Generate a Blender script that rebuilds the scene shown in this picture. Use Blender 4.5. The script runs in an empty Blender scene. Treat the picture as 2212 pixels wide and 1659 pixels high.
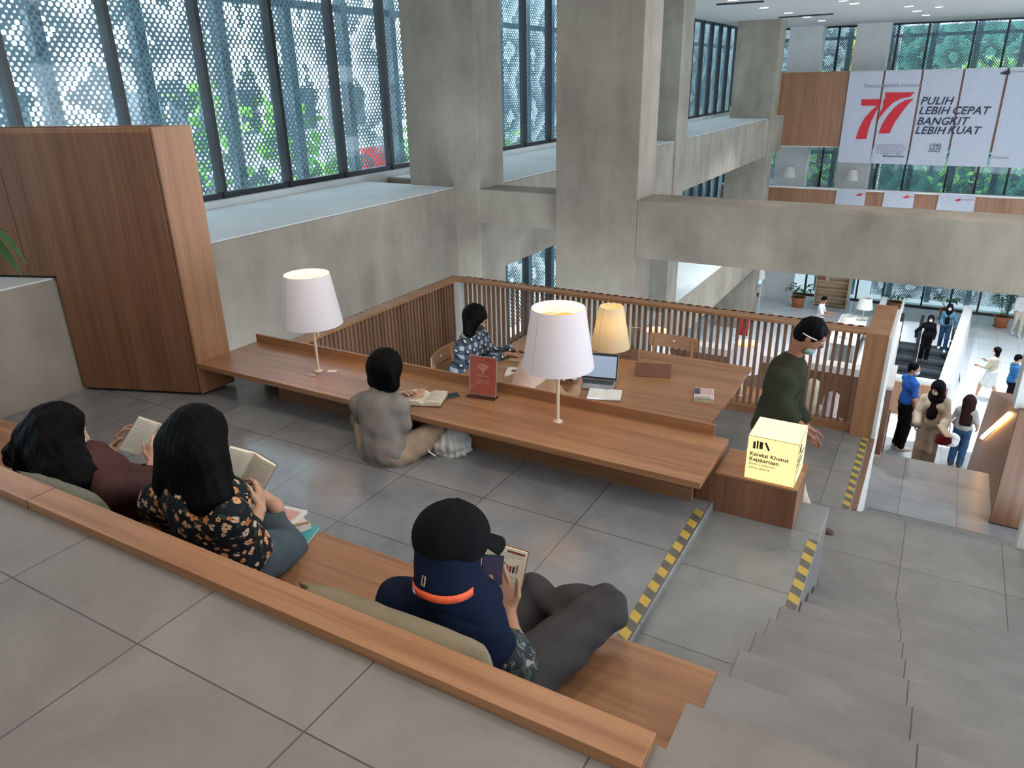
import bpy, bmesh, math, random
import numpy as np
from mathutils import Vector, Matrix
SC = bpy.context.scene
COL = SC.collection
R = math.radians

# ------------------------------------------------------------------ camera, world, exposure
CAMZ = 1.37
FPX = 1596.6
_Y, _P, _R = R(-30.03), R(22.328), R(-1.162)
FW = Vector((math.sin(_Y)*math.cos(_P), math.cos(_Y)*math.cos(_P), -math.sin(_P)))
_r0 = Vector((math.cos(_Y), -math.sin(_Y), 0)); _u0 = _r0.cross(FW)
RT = math.cos(_R)*_r0 + math.sin(_R)*_u0
UP = -math.sin(_R)*_r0 + math.cos(_R)*_u0
cam_d = bpy.data.cameras.new('camera'); cam = bpy.data.objects.new('camera', cam_d); COL.objects.link(cam)
m = Matrix((( RT.x, UP.x, -FW.x, 0), (RT.y, UP.y, -FW.y, 0), (RT.z, UP.z, -FW.z, CAMZ), (0, 0, 0, 1)))
cam.matrix_world = m
cam_d.sensor_width = 36; cam_d.lens = FPX*36/2212; cam_d.clip_start = .05; cam_d.clip_end = 200
SC.camera = cam
def at(px, py, x=None, y=None, z=None):
    """point of the place seen at a pixel of the photo, on a known plane"""
    d = FW*FPX + RT*(px-1106) - UP*(py-829.5)
    if x is not None: t = x/d.x
    elif y is not None: t = y/d.y
    else: t = (z-CAMZ)/d.z
    return Vector((0, 0, CAMZ)) + d*t

W = bpy.data.worlds.new('sky'); SC.world = W; W.use_nodes = True
wn = W.node_tree.nodes; wl = W.node_tree.links
bg = wn['Background']; bg.inputs[1].default_value = 6.0
tc = wn.new('ShaderNodeTexCoord'); nz = wn.new('ShaderNodeTexNoise'); nz.inputs['Scale'].default_value = 2.2; nz.inputs['Detail'].default_value = 4
rp = wn.new('ShaderNodeValToRGB'); rp.color_ramp.elements[0].position = .35; rp.color_ramp.elements[0].color = (.60, .80, 1, 1)
rp.color_ramp.elements[1].position = .65; rp.color_ramp.elements[1].color = (.92, .97, 1, 1)
wl.new(tc.outputs['Generated'], nz.inputs['Vector']); wl.new(nz.outputs['Fac'], rp.inputs[0]); wl.new(rp.outputs[0], bg.inputs[0])
SC.view_settings.view_transform = 'Standard'; SC.view_settings.look = 'None'
SC.view_settings.gamma = 1; SC.view_settings.use_curve_mapping = False
SC.view_settings.exposure = 0.14
try:
    SC.cycles.use_denoising = True; SC.cycles.max_bounces = 8; SC.cycles.diffuse_bounces = 4; SC.cycles.glossy_bounces = 3
    SC.cycles.transmission_bounces = 6; SC.cycles.transparent_max_bounces = 10; SC.cycles.sample_clamp_indirect = 6
    SC.cycles.caustics_reflective = False; SC.cycles.caustics_refractive = False
except Exception: pass

def area(name, loc, rot, sx, sy, power, color=(1, 1, 1), spread=None, portal=False):
    d = bpy.data.lights.new(name, 'AREA'); d.shape = 'RECTANGLE'; d.size = sx; d.size_y = sy; d.energy = power; d.color = color
    if spread: d.spread = spread
    if portal: d.cycles.is_portal = True
    o = bpy.data.objects.new(name, d); COL.objects.link(o); o.location = loc; o.rotation_euler = rot; return o
# daylight: portals in the window openings guide the sky light in
area('sky_portal', (-7.9, 6.5, 1.6), (0, R(-90), 0), 3.0, 8.6, 1, portal=True)
area('sky_portal', (-7.9, 14, 1.6), (0, R(-90), 0), 3.0, 8, 1, portal=True)
area('sky_portal', (-7.9, 23, 1.6), (0, R(-90), 0), 3.0, 9, 1, portal=True)
area('sky_portal', (0, 33.6, -2.2), (R(-90), 0, 0), 16, 10.5, 1, portal=True)
area('sky_portal', (11.9, 10, -.5), (0, R(90), 0), 7, 30, 1, portal=True)
# unseen fill lamps added at the right and rear to brighten the interior
area('fill_right', (11.7, 6, 0), (0, R(90), 0), 4.2, 16, 330, (.90, .96, 1))
area('fill_rear', (2.5, -3.9, 1.6), (R(90), 0, 0), 9, 2.4, 30, (1, .93, .86))
# low sun through the far right glazing: streaks on the hall floor
sd = bpy.data.lights.new('sun', 'SUN'); sd.energy = 3.0; sd.angle = R(.6); sd.color = (1, .93, .82)
so = bpy.data.objects.new('sun', sd); COL.objects.link(so); so.rotation_euler = (R(-52), R(0), R(-14))

# ------------------------------------------------------------------ materials
MATS = {}
def newmat(name):
    mt = bpy.data.materials.new(name); mt.use_nodes = True
    n = mt.node_tree.nodes; l = mt.node_tree.links
    return mt, n, l, n['Principled BSDF']
def setp(p, **k):
    nm = {'rough': 'Roughness', 'metal': 'Metallic', 'spec': 'Specular IOR Level', 'trans': 'Transmission Weight', 'alpha': 'Alpha', 'sheen': 'Sheen Weight', 'coat': 'Coat Weight'}
    for a, v in k.items(): p.inputs[nm[a]].default_value = v
def rgb(c): return (c[0], c[1], c[2], 1)
def ramp(n, stops):
    r = n.new('ShaderNodeValToRGB'); e = r.color_ramp.elements
    while len(e) < len(stops): e.new(.5)
    for i, (p, c) in enumerate(stops): e[i].position = p; e[i].color = rgb(c)
    return r
def coords(n, l, scale=(1, 1, 1), rot=(0, 0, 0)):
    t = n.new('ShaderNodeTexCoord'); mp = n.new('ShaderNodeMapping'); mp.inputs['Scale'].default_value = scale; mp.inputs['Rotation'].default_value = rot
    l.new(t.outputs['Object'], mp.inputs['Vector']); return mp.outputs['Vector']
def noise(n, l, vec, scale, detail=4, rough=.55, dist=0):
    t = n.new('ShaderNodeTexNoise'); t.inputs['Scale'].default_value = scale; t.inputs['Detail'].default_value = detail
    t.inputs['Roughness'].default_value = rough; t.inputs['Distortion'].default_value = dist; l.new(vec, t.inputs['Vector']); return t.outputs['Fac']
def bump(n, l, h, strength, dist, p):
    b = n.new('ShaderNodeBump'); b.inputs['Strength'].default_value = strength; b.inputs['Distance'].default_value = dist
    l.new(h, b.inputs['Height']); l.new(b.outputs['Normal'], p.inputs['Normal'])
def math_(n, l, op, a, b=None, c=None):
    t = n.new('ShaderNodeMath'); t.operation = op
    for i, v in enumerate((a, b, c)):
        if v is None: continue
        if isinstance(v, (int, float)): t.inputs[i].default_value = v
        else: l.new(v, t.inputs[i])
    return t.outputs[0]
def mixc(n, l, fac, a, b, mode='MIX'):
    t = n.new('ShaderNodeMix'); t.data_type = 'RGBA'; t.blend_type = mode
    for i, v in ((0, fac), (6, a), (7, b)):
        if isinstance(v, (int, float)): t.inputs[i].default_value = v
        elif isinstance(v, tuple): t.inputs[i].default_value = rgb(v)
        else: l.new(v, t.inputs[i])
    return t.outputs[2]

def plain(name, c, rough=.6, var=.08, nscale=12, **k):
    """one colour with slight procedural mottling"""
    if name in MATS: return MATS[name]
    mt, n, l, p = newmat(name); v = coords(n, l)
    f = noise(n, l, v, nscale, 3)
    r = ramp(n, [(.3, tuple(x*(1-var) for x in c)), (.7, tuple(min(1, x*(1+var)) for x in c))])
    l.new(f, r.inputs[0]); l.new(r.outputs[0], p.inputs['Base Color']); setp(p, rough=rough, **k)
    MATS[name] = mt; return mt
def emis(name, c, strength, base=None):
    if name in MATS: return MATS[name]
    mt, n, l, p = newmat(name); p.inputs['Base Color'].default_value = rgb(base or c)
    p.inputs['Emission Color'].default_value = rgb(c); p.inputs['Emission Strength'].default_value = strength
    MATS[name] = mt; return mt
def concrete(name, c1, c2):
    mt, n, l, p = newmat(name); v = coords(n, l)
    a = noise(n, l, v, .9, 6, .62, .3); vs = coords(n, l, (1.6, 1.6, .35)); b = noise(n, l, vs, 1.7, 4, .6)
    c = noise(n, l, v, 26, 5, .7)
    s = math_(n, l, 'ADD', math_(n, l, 'MULTIPLY', a, .55), math_(n, l, 'ADD', math_(n, l, 'MULTIPLY', b, .35), math_(n, l, 'MULTIPLY', c, .1)))
    r = ramp(n, [(.34, c1), (.50, tuple((x+y)/2 for x, y in zip(c1, c2))), (.66, c2)]); l.new(s, r.inputs[0])
    l.new(r.outputs[0], p.inputs['Base Color']); setp(p, rough=.75, spec=.3); bump(n, l, c, .12, .01, p)
    return mt
def wood(name, c1, c2, axis, rough=.38, coat=0.0):
    mt, n, l, p = newmat(name)
    sc = [30, 30, 30]; sc['xyz'.index(axis)] = .9
    v = coords(n, l, tuple(sc)); a = noise(n, l, v, 1.0, 5, .6, .4)
    sc2 = [5, 5, 5]; sc2['xyz'.index(axis)] = .25
    v2 = coords(n, l, tuple(sc2)); b = noise(n, l, v2, 1.0, 3, .5, .6)
    sc3 = [160, 160, 160]; sc3['xyz'.index(axis)] = 5
    v3 = coords(n, l, tuple(sc3)); c = noise(n, l, v3, 1.0, 2, .5)
    s = math_(n, l, 'ADD', math_(n, l, 'MULTIPLY', a, .42), math_(n, l, 'ADD', math_(n, l, 'MULTIPLY', b, .42), math_(n, l, 'MULTIPLY', c, .16)))
    r = ramp(n, [(.36, c1), (.5, tuple((x+y)/2 for x, y in zip(c1, c2))), (.64, c2)]); l.new(s, r.inputs[0])
    l.new(r.outputs[0], p.inputs['Base Color']); setp(p, rough=rough, spec=.42, coat=coat); bump(n, l, a, .06, .003, p)
    return mt
def tiles(name, c1, c2, ox, oy, rough=.42, size=.6, grout=(.045, .042, .04), gw=.0045, spec=.45, sizex=None, sizey=None):
    mt, n, l, p = newmat(name)
    t = n.new('ShaderNodeTexCoord'); sx = n.new('ShaderNodeSeparateXYZ'); l.new(t.outputs['Object'], sx.inputs[0])
    def edge(o, off, size):
        u = math_(n, l, 'DIVIDE', math_(n, l, 'SUBTRACT', o, off), size)
        f = math_(n, l, 'FRACT', u); d = math_(n, l, 'MULTIPLY', math_(n, l, 'MINIMUM', f, math_(n, l, 'SUBTRACT', 1.0, f)), size); return u, d
    ux, dx = edge(sx.outputs[0], ox, sizex or size); uy, dy = edge(sx.outputs[1], oy, sizey or size)
    line = math_(n, l, 'LESS_THAN', math_(n, l, 'MINIMUM', dx, dy), gw*.5)
    cell = n.new('ShaderNodeCombineXYZ'); l.new(math_(n, l, 'FLOOR', ux), cell.inputs[0]); l.new(math_(n, l, 'FLOOR', uy), cell.inputs[1])
    wn_ = n.new('ShaderNodeTexWhiteNoise'); l.new(cell.outputs[0], wn_.inputs['Vector'])
    v = t.outputs['Object']; a = noise(n, l, v, 2.6, 6, .62, .5); b = noise(n, l, v, 60, 3, .7)
    s = math_(n, l, 'ADD', math_(n, l, 'MULTIPLY', a, .72), math_(n, l, 'ADD', math_(n, l, 'MULTIPLY', b, .12), math_(n, l, 'MULTIPLY', wn_.outputs['Value'], .16)))
    r = ramp(n, [(.3, c1), (.7, c2)]); l.new(s, r.inputs[0])
    l.new(mixc(n, l, line, r.outputs[0], grout), p.inputs['Base Color'])
    rr = math_(n, l, 'ADD', math_(n, l, 'MULTIPLY', a, .18), rough-.09); l.new(rr, p.inputs['Roughness']); setp(p, spec=spec)
    return mt
def perforated(name, ua):
    """dark sheet metal with a staggered grid of round holes of changing size; ua = 'x' or 'y' is the sheet's horizontal axis"""
    mt, n, l, p = newmat(name)
    t = n.new('ShaderNodeTexCoord'); sx = n.new('ShaderNodeSeparateXYZ'); l.new(t.outputs['Object'], sx.inputs[0])
    s = .078
    U = math_(n, l, 'DIVIDE', sx.outputs[0 if ua == 'x' else 1], s); V = math_(n, l, 'DIVIDE', sx.outputs[2], s*.62)
    row = math_(n, l, 'FLOOR', V); odd = math_(n, l, 'MULTIPLY', math_(n, l, 'FRACT', math_(n, l, 'MULTIPLY', row, .5)), 1.0)
    U2 = math_(n, l, 'ADD', U, odd); cu = math_(n, l, 'FLOOR', U2)
    du = math_(n, l, 'SUBTRACT', math_(n, l, 'FRACT', U2), .5)
    dv = math_(n, l, 'MULTIPLY', math_(n, l, 'SUBTRACT', math_(n, l, 'FRACT', V), .5), .62)
    d = math_(n, l, 'SQRT', math_(n, l, 'ADD', math_(n, l, 'MULTIPLY', du, du), math_(n, l, 'MULTIPLY', dv, dv)))
    def tri(x, per):
        f = math_(n, l, 'FRACT', math_(n, l, 'DIVIDE', x, per)); return math_(n, l, 'ABSOLUTE', math_(n, l, 'SUBTRACT', f, .5))
    dia = math_(n, l, 'ADD', tri(cu, 14), tri(row, 26))
    cv = n.new('ShaderNodeCombineXYZ'); l.new(cu, cv.inputs[0]); l.new(row, cv.inputs[1])
    nn = noise(n, l, cv.outputs[0], .09, 2, .5)
    f = math_(n, l, 'FRACT', math_(n, l, 'ADD', math_(n, l, 'MULTIPLY', dia, 1.7), math_(n, l, 'MULTIPLY', nn, 1.5)))
    st = math_(n, l, 'DIVIDE', math_(n, l, 'FLOOR', math_(n, l, 'MULTIPLY', f, 4)), 3)
    rad = math_(n, l, 'ADD', .165, math_(n, l, 'MULTIPLY', st, .185))
    hole = math_(n, l, 'LESS_THAN', d, rad)
    tr = n.new('ShaderNodeBsdfTransparent'); mx = n.new('ShaderNodeMixShader')
    p.inputs['Base Color'].default_value = (.18, .26, .30, 1); setp(p, rough=.5, metal=.1)
    l.new(hole, mx.inputs[0]); l.new(p.outputs[0], mx.inputs[1]); l.new(tr.outputs[0], mx.inputs[2])
    l.new(mx.outputs[0], n['Material Output'].inputs[0]); return mt
def glass(name, tint=(.80, .92, .95), refl=.07, haze=0):
    mt, n, l, p = newmat(name)
    tr = n.new('ShaderNodeBsdfTransparent'); tr.inputs[0].default_value = rgb(tint)
    gl = n.new('ShaderNodeBsdfGlossy'); gl.inputs['Roughness'].default_value = .03
    mx = n.new('ShaderNodeMixShader'); lw = n.new('ShaderNodeLayerWeight'); lw.inputs[0].default_value = .12
    l.new(math_(n, l, 'ADD', math_(n, l, 'MULTIPLY', lw.outputs['Fresnel'], .6), refl*.5), mx.inputs[0])
    l.new(tr.outputs[0], mx.inputs[1]); l.new(gl.outputs[0], mx.inputs[2])
    if haze:      # bluish haze of scattered daylight put into the pane's colour
        tl = n.new('ShaderNodeBsdfTranslucent'); tl.inputs[0].default_value = (.62, .88, 1, 1); m2 = n.new('ShaderNodeMixShader'); m2.inputs[0].default_value = haze
        l.new(mx.outputs[0], m2.inputs[1]); l.new(tl.outputs[0], m2.inputs[2]); mx = m2
    l.new(mx.outputs[0], n['Material Output'].inputs[0]); return mt
def hazard(name):
    mt, n, l, p = newmat(name)
    t = n.new('ShaderNodeTexCoord'); sx = n.new('ShaderNodeSeparateXYZ'); l.new(t.outputs['Object'], sx.inputs[0])
    q = math_(n, l, 'DIVIDE', math_(n, l, 'ADD', math_(n, l, 'MULTIPLY', sx.outputs[0], .55), sx.outputs[1]), .125)
    f = math_(n, l, 'LESS_THAN', math_(n, l, 'FRACT', q), .5)
    w = noise(n, l, t.outputs['Object'], 30, 4)
    c = mixc(n, l, f, (.075, .075, .07), (.50, .33, .045)); c2 = mixc(n, l, math_(n, l, 'MULTIPLY', w, .35), c, (.2, .17, .1))
    l.new(c2, p.inputs['Base Color']); setp(p, rough=.6); return mt
def fabric(name, c, rough=.9, weave=220, var=.12):
    if name in MATS: return MATS[name]
    mt, n, l, p = newmat(name); v = coords(n, l)
    a = noise(n, l, v, 7, 4); b = noise(n, l, v, weave, 2)
    r = ramp(n, [(.3, tuple(x*(1-var) for x in c)), (.7, tuple(min(1, x*(1+var)) for x in c))]); l.new(a, r.inputs[0])
    l.new(r.outputs[0], p.inputs['Base Color']); setp(p, rough=rough, spec=.12)
    bump(n, l, math_(n, l, 'ADD', math_(n, l, 'MULTIPLY', a, 1.0), math_(n, l, 'MULTIPLY', b, .12)), .35, .012, p)
    MATS[name] = mt; return mt

M = {}
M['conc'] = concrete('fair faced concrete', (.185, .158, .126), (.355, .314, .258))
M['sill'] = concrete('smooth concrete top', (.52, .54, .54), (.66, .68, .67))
M['white'] = plain('white plaster', (.62, .62, .61), .7, .04, 3)
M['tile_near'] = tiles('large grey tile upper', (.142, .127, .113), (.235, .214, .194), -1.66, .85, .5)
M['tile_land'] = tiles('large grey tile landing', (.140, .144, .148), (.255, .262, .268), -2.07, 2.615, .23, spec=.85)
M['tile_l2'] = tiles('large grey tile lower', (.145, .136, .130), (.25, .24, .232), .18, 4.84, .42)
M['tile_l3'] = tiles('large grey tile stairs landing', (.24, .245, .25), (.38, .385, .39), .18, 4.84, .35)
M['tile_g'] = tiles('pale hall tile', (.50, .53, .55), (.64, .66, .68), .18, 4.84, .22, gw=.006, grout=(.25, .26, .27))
M['stair'] = tiles('grey stair stone', (.125, .12, .115), (.225, .216, .208), .18, 20, .45, size=1.2, sizey=40)
M['tile_plat'] = tiles('large grey tile step platform', (.14, .142, .14), (.26, .262, .258), -6, 2.615, .3, spec=.6, sizex=9)
M['wood_x'] = wood('warm timber grain along bench', (.190, .083, .036), (.375, .195, .096), 'x', .34)
M['wood_z'] = wood('warm timber upright grain', (.125, .052, .026), (.245, .122, .066), 'z', .42)
M['wood_zl'] = wood('pale timber upright grain', (.20, .088, .040), (.35, .18, .092), 'z', .42)
M['wood_y'] = wood('warm timber grain along depth', (.21, .095, .046), (.40, .21, .115), 'y')
M['slat'] = wood('brown slat timber', (.125, .060, .034), (.25, .135, .080), 'z', .5)
M['ledge'] = wood('bench ledge timber', (.225, .096, .038), (.42, .215, .105), 'x', .34)
M['black'] = plain('black aluminium', (.012, .014, .017), .4, .1, 5)
M['gap'] = plain('dark shadow gap board', (.01, .009, .008), .9)
M['haz'] = hazard('worn hazard tape')
M['perf_y'] = perforated('perforated screen side', 'y')
M['perf_x'] = perforated('perforated screen end', 'x')
M['glass'] = glass('window glass', haze=.03)
M['acrylic'] = glass('clear acrylic', (.93, .93, .93), .12)

# ------------------------------------------------------------------ mesh helpers
class MB:
    def __init__(s): s.v = []; s.f = []; s.mi = []
    def add(s, vs, fs, mi=0):
        b = len(s.v); s.v += [tuple(v) for v in vs]; s.f += [tuple(i+b for i in f) for f in fs]; s.mi += [mi]*len(fs); return s
    def box(s, x0, x1, y0, y1, z0, z1, mi=0):
        v = [(x0, y0, z0), (x1, y0, z0), (x1, y1, z0), (x0, y1, z0), (x0, y0, z1), (x1, y0, z1), (x1, y1, z1), (x0, y1, z1)]
        return s.add(v, [(0, 3, 2, 1), (4, 5, 6, 7), (0, 1, 5, 4), (1, 2, 6, 5), (2, 3, 7, 6), (3, 0, 4, 7)], mi)
    def prism(s, poly, z0, z1, mi=0):
        n = len(poly); v = [(x, y, z0) for x, y in poly]+[(x, y, z1) for x, y in poly]
        f = [tuple(range(n-1, -1, -1)), tuple(range(n, 2*n))]+[(i, (i+1) % n, n+(i+1) % n, n+i) for i in range(n)]
        return s.add(v, f, mi)
    def hexa(s, lo, hi, mi=0):
        """eight corners: lower four then upper four, each counter clockwise"""
        return s.add(list(lo)+list(hi), [(0, 3, 2, 1), (4, 5, 6, 7), (0, 1, 5, 4), (1, 2, 6, 5), (2, 3, 7, 6), (3, 0, 4, 7)], mi)
    def tube(s, pts, rad, seg=10, mi=0, caps=True):
        pts = [Vector(p) for p in pts]; n = len(pts); rr = rad if isinstance(rad, (list, tuple)) else [rad]*n
        d0 = (pts[1]-pts[0]).normalized(); up = Vector((0, 0, 1)) if abs(d0.z) < .9 else Vector((1, 0, 0)); a = d0.cross(up).normalized()
        vs = []
        for i, p in enumerate(pts):
            d = (pts[min(i+1, n-1)]-pts[max(i-1, 0)]).normalized(); a = (a-d*a.dot(d)).normalized(); b = d.cross(a)
            for k in range(seg):
                t = 2*math.pi*k/seg; vs.append(p+(a*math.cos(t)+b*math.sin(t))*rr[i])
        fs = [(i*seg+k, i*seg+(k+1) % seg, (i+1)*seg+(k+1) % seg, (i+1)*seg+k) for i in range(n-1) for k in range(seg)]
        if caps: fs += [tuple(range(seg-1, -1, -1)), tuple(range((n-1)*seg, n*seg))]
        return s.add(vs, fs, mi)
    def lathe(s, prof, seg=32, c=(0, 0, 0), mi=0, cap=True):
        vs = []; n = len(prof)
        for r_, z in prof:
            for k in range(seg):
                t = 2*math.pi*k/seg; vs.append((c[0]+r_*math.cos(t), c[1]+r_*math.sin(t), c[2]+z))
        fs = [(i*seg+k, i*seg+(k+1) % seg, (i+1)*seg+(k+1) % seg, (i+1)*seg+k) for i in range(n-1) for k in range(seg)]
        if cap: fs += [tuple(range(seg-1, -1, -1)), tuple(range((n-1)*seg, n*seg))]
        return s.add(vs, fs, mi)
    def build(s, name, mat, parent=None, bevel=0, smooth=False, M4=None):
        me = bpy.data.meshes.new(name); me.from_pydata(s.v, [], s.f)
        for mt in (mat if isinstance(mat, (list, tuple)) else [mat]): me.materials.append(mt)
        if any(s.mi): me.polygons.foreach_set('material_index', s.mi)
        bm = bmesh.new(); bm.from_mesh(me); bmesh.ops.recalc_face_normals(bm, faces=bm.faces[:]); bm.to_mesh(me); bm.free()
        if M4 is not None: me.transform(M4)
        if smooth:
            me.polygons.foreach_set('use_smooth', [True]*len(me.polygons))
            try: me.set_sharp_from_angle(angle=R(40))
            except Exception: pass
        me.update()
        o = bpy.data.objects.new(name, me); COL.objects.link(o)
        if parent: o.parent = parent
        if bevel:
            b = o.modifiers.new('bevel', 'BEVEL'); b.width = bevel; b.segments = 2; b.limit_method = 'ANGLE'
        return o
def tag(o, label=None, cat=None, group=None, kind=None):
    for k, v in (('label', label), ('category', cat), ('group', group), ('kind', kind)):
        if v: o[k] = v
    return o
def empty(name, loc, rz=0, label=None, cat=None, group=None):
    o = bpy.data.objects.new(name, None); COL.objects.link(o); o.location = loc; o.rotation_euler = (0, 0, rz); o.empty_display_size = .1
    return tag(o, label, cat, group)
def kids(o): return [c for c in bpy.data.objects if c.parent == o]
def copy_tree(o, parent=None):
    c = o.copy(); COL.objects.link(c); c.parent = parent
    for ch in kids(o): copy_tree(ch, c)
    return c
def struct(o, label=None): return tag(o, label, kind='structure')
def text_mesh(name, s, size, mat, parent, Mx, extr=.0015, bold=0, align='LEFT', shear=0, space=1.0):
    """lettering laid on a surface: Mx maps the text plane (x right, y up) to place"""
    cu = bpy.data.curves.new(name, 'FONT'); cu.body = s; cu.size = size; cu.extrude = extr; cu.offset = bold; cu.align_x = align; cu.shear = shear; cu.space_character = space; cu.resolution_u = 3
    o = bpy.data.objects.new(name, cu); COL.objects.link(o)
    dg = bpy.context.evaluated_depsgraph_get(); me = bpy.data.meshes.new_from_object(o.evaluated_get(dg)); bpy.data.objects.remove(o)
    me.materials.clear(); me.materials.append(mat); me.transform(Mx)
    q = bpy.data.objects.new(name, me); COL.objects.link(q)
    if parent: q.parent = parent
    return q
def frame_m(o, xd, yd):
    xd = Vector(xd).normalized(); yd = Vector(yd); yd = (yd-xd*yd.dot(xd)).normalized(); zd = xd.cross(yd)
    return Matrix(((xd.x, yd.x, zd.x, o[0]), (xd.y, yd.y, zd.y, o[1]), (xd.z, yd.z, zd.z, o[2]), (0, 0, 0, 1)))

# ================================================================== SETTING
G = -7.5          # ground hall
XW = -7.75        # side glazing plane
YF = 33.3         # far glazing plane
# upper floor where the photographer stands, and its right part down to the first nosing
struct(MB().prism([(-5.92, -4), (3.2, -4), (3.2, 1.35), (-.32, 1.35), (-.32, 1.20), (-5.92, 1.20)], -.16, 0).build('floor', M['tile_near']))
# reading landing
struct(MB().prism([(-5.92, 1.2), (-.856, 1.2), (-.856, 3.79), (-.856, 4.12), (-5.92, 4.12)], -1.08, -.93).build('floor', M['tile_land'], bevel=.004))
struct(MB().prism([(-.87, 1.2), (-.262, 1.2), (-.262, 4.14), (-.99, 4.14), (-.99, 3.9), (-.87, 3.9)], -1.72, -.98).build('floor', M['tile_plat'], bevel=.006))
# ten-riser stair
st = MB()
for k in range(1, 10):
    y0 = 1.35+.3175*(k-1); y1 = 1.35+.3175*k; z = -.17*k; x0 = -.32 if k <= 5 else -.26
    st.box(x0, 3.2, y0, y1, z-.6 if k > 2 else z-.3, z)
struct(st.build('stairs', M['stair'], bevel=.006))
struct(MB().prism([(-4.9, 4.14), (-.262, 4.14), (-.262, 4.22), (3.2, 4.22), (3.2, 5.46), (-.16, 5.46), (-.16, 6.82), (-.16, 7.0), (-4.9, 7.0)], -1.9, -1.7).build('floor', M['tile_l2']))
# second flight (hidden behind the nosing) and lower landings
s2 = MB()
for k in range(1, 10):
    s2.box(-.13, 1.12, 5.46+.3175*(k-1), 5.46+.3175*k, -1.7-.17*k-.5, -1.7-.17*k)
struct(s2.build('stairs', M['stair']))
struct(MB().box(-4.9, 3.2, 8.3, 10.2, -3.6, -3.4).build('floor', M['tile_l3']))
s3 = MB()
for k in range(1, 10):
    s3.box(-.13, 1.12, 10.2+.3175*(k-1), 10.2+.3175*k, -3.4-.17*k-.5, -3.4-.17*k)
struct(s3.build('stairs', M['stair']))
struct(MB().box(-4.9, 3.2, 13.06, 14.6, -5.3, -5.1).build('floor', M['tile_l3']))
s4 = MB()
for k in range(1, 14):
    s4.box(-.13, 1.3, 14.6+.3175*(k-1), 14.6+.3175*k, -5.1-.17*k-.3, -5.1-.17*k)
struct(s4.build('stairs', M['stair']))
# ground hall (with the escalator well left open)
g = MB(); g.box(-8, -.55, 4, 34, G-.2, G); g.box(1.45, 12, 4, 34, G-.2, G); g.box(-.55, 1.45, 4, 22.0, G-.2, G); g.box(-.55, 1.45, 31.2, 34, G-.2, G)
struct(g.build('floor', M['tile_g']))
# hazard tapes
for i, (x0, x1, y0, y1, z) in enumerate(((-.925, -.875, 2.06, 3.69, -.93), (-.318, -.266, 3.10, 3.75, -.98), (-.262, -.21, 5.45, 6.80, -1.7))):
    tag(MB().box(x0, x1, y0, y1, z, z+.0015).build('hazard_tape', M['haz']), ('yellow and black hazard tape along the reading landing edge beside the bench', 'short yellow and black hazard tape on the step edge before the glowing cube', 'yellow and black hazard tape at the foot of the slatted screen post')[i], 'hazard tape')

# side parapet (bay 1) and bays beyond
struct(MB().box(-7.6, -5.92, -4, 8.78, -3.2, 0).build('wall_left', [M['conc']], bevel=.01))
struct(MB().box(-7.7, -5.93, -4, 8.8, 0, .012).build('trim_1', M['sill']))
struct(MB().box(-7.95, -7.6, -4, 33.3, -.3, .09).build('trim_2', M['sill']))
struct(MB().box(-7.6, -5.56, 9.4, 30, -1.22, 0).build('wall_left', M['conc'], bevel=.01))
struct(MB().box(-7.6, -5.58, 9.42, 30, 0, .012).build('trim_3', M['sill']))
struct(MB().box(-7.6, -5.56, 9.4, 31.8, -5.2, -4.08).build('wall_left', M['conc'], bevel=.01))
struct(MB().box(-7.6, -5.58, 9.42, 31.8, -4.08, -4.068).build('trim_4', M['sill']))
struct(MB().box(-7.95, -7.6, 8.8, 33.3, -5.3, -4.0).build('wall_left', M['conc']))
struct(MB().box(-7.95, -7.6, 8.8, 33.3, -1.25, -.3).build('wall_left', M['conc']))
# columns
for i, (x0, x1, y0, y1, z0, z1) in enumerate(((-6.69, -5.53, 8.77, 9.45, G, 3.2), (-6.69, -5.53, 17.3, 18.1, G, 3.2), (-6.9, -5.50, 27.4, 28.3, G, 3.2), (-4.30, -3.20, 8.65, 9.25, G, 3.2))):
    struct(MB().box(x0, x1, y0, y1, z0, z1).build('column', M['conc'], bevel=.012))
# beams
struct(MB().box(-5.56, -4.30, 8.78, 9.3, -.46, 0).build('beam', M['conc'], bevel=.012))
struct(MB().box(-3.20, 11, 8.65, 9.25, -.70, 0).build('beam', M['conc'], bevel=.012))
# ceiling
struct(MB().box(-8.2, 12, -4.2, 33.9, 3.05, 3.3).build('ceiling', M['white']))
# back and right sides, out of the picture: plaster with openings
bw = MB(); bw.box(-8.2, 12, -4.2, -4, -.2, 3.05)
struct(bw.build('wall_back', M['white']))
rw = MB(); rw.box(11.9, 12.1, -4, 34, G, -2.2); rw.box(11.9, 12.1, -4, 34, 2.2, 3.05)
for yy in (-4, 5, 14, 23, 32): rw.box(11.9, 12.1, yy, yy+1, -2.2, 2.2)
struct(rw.build('wall_right', M['white']))

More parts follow.
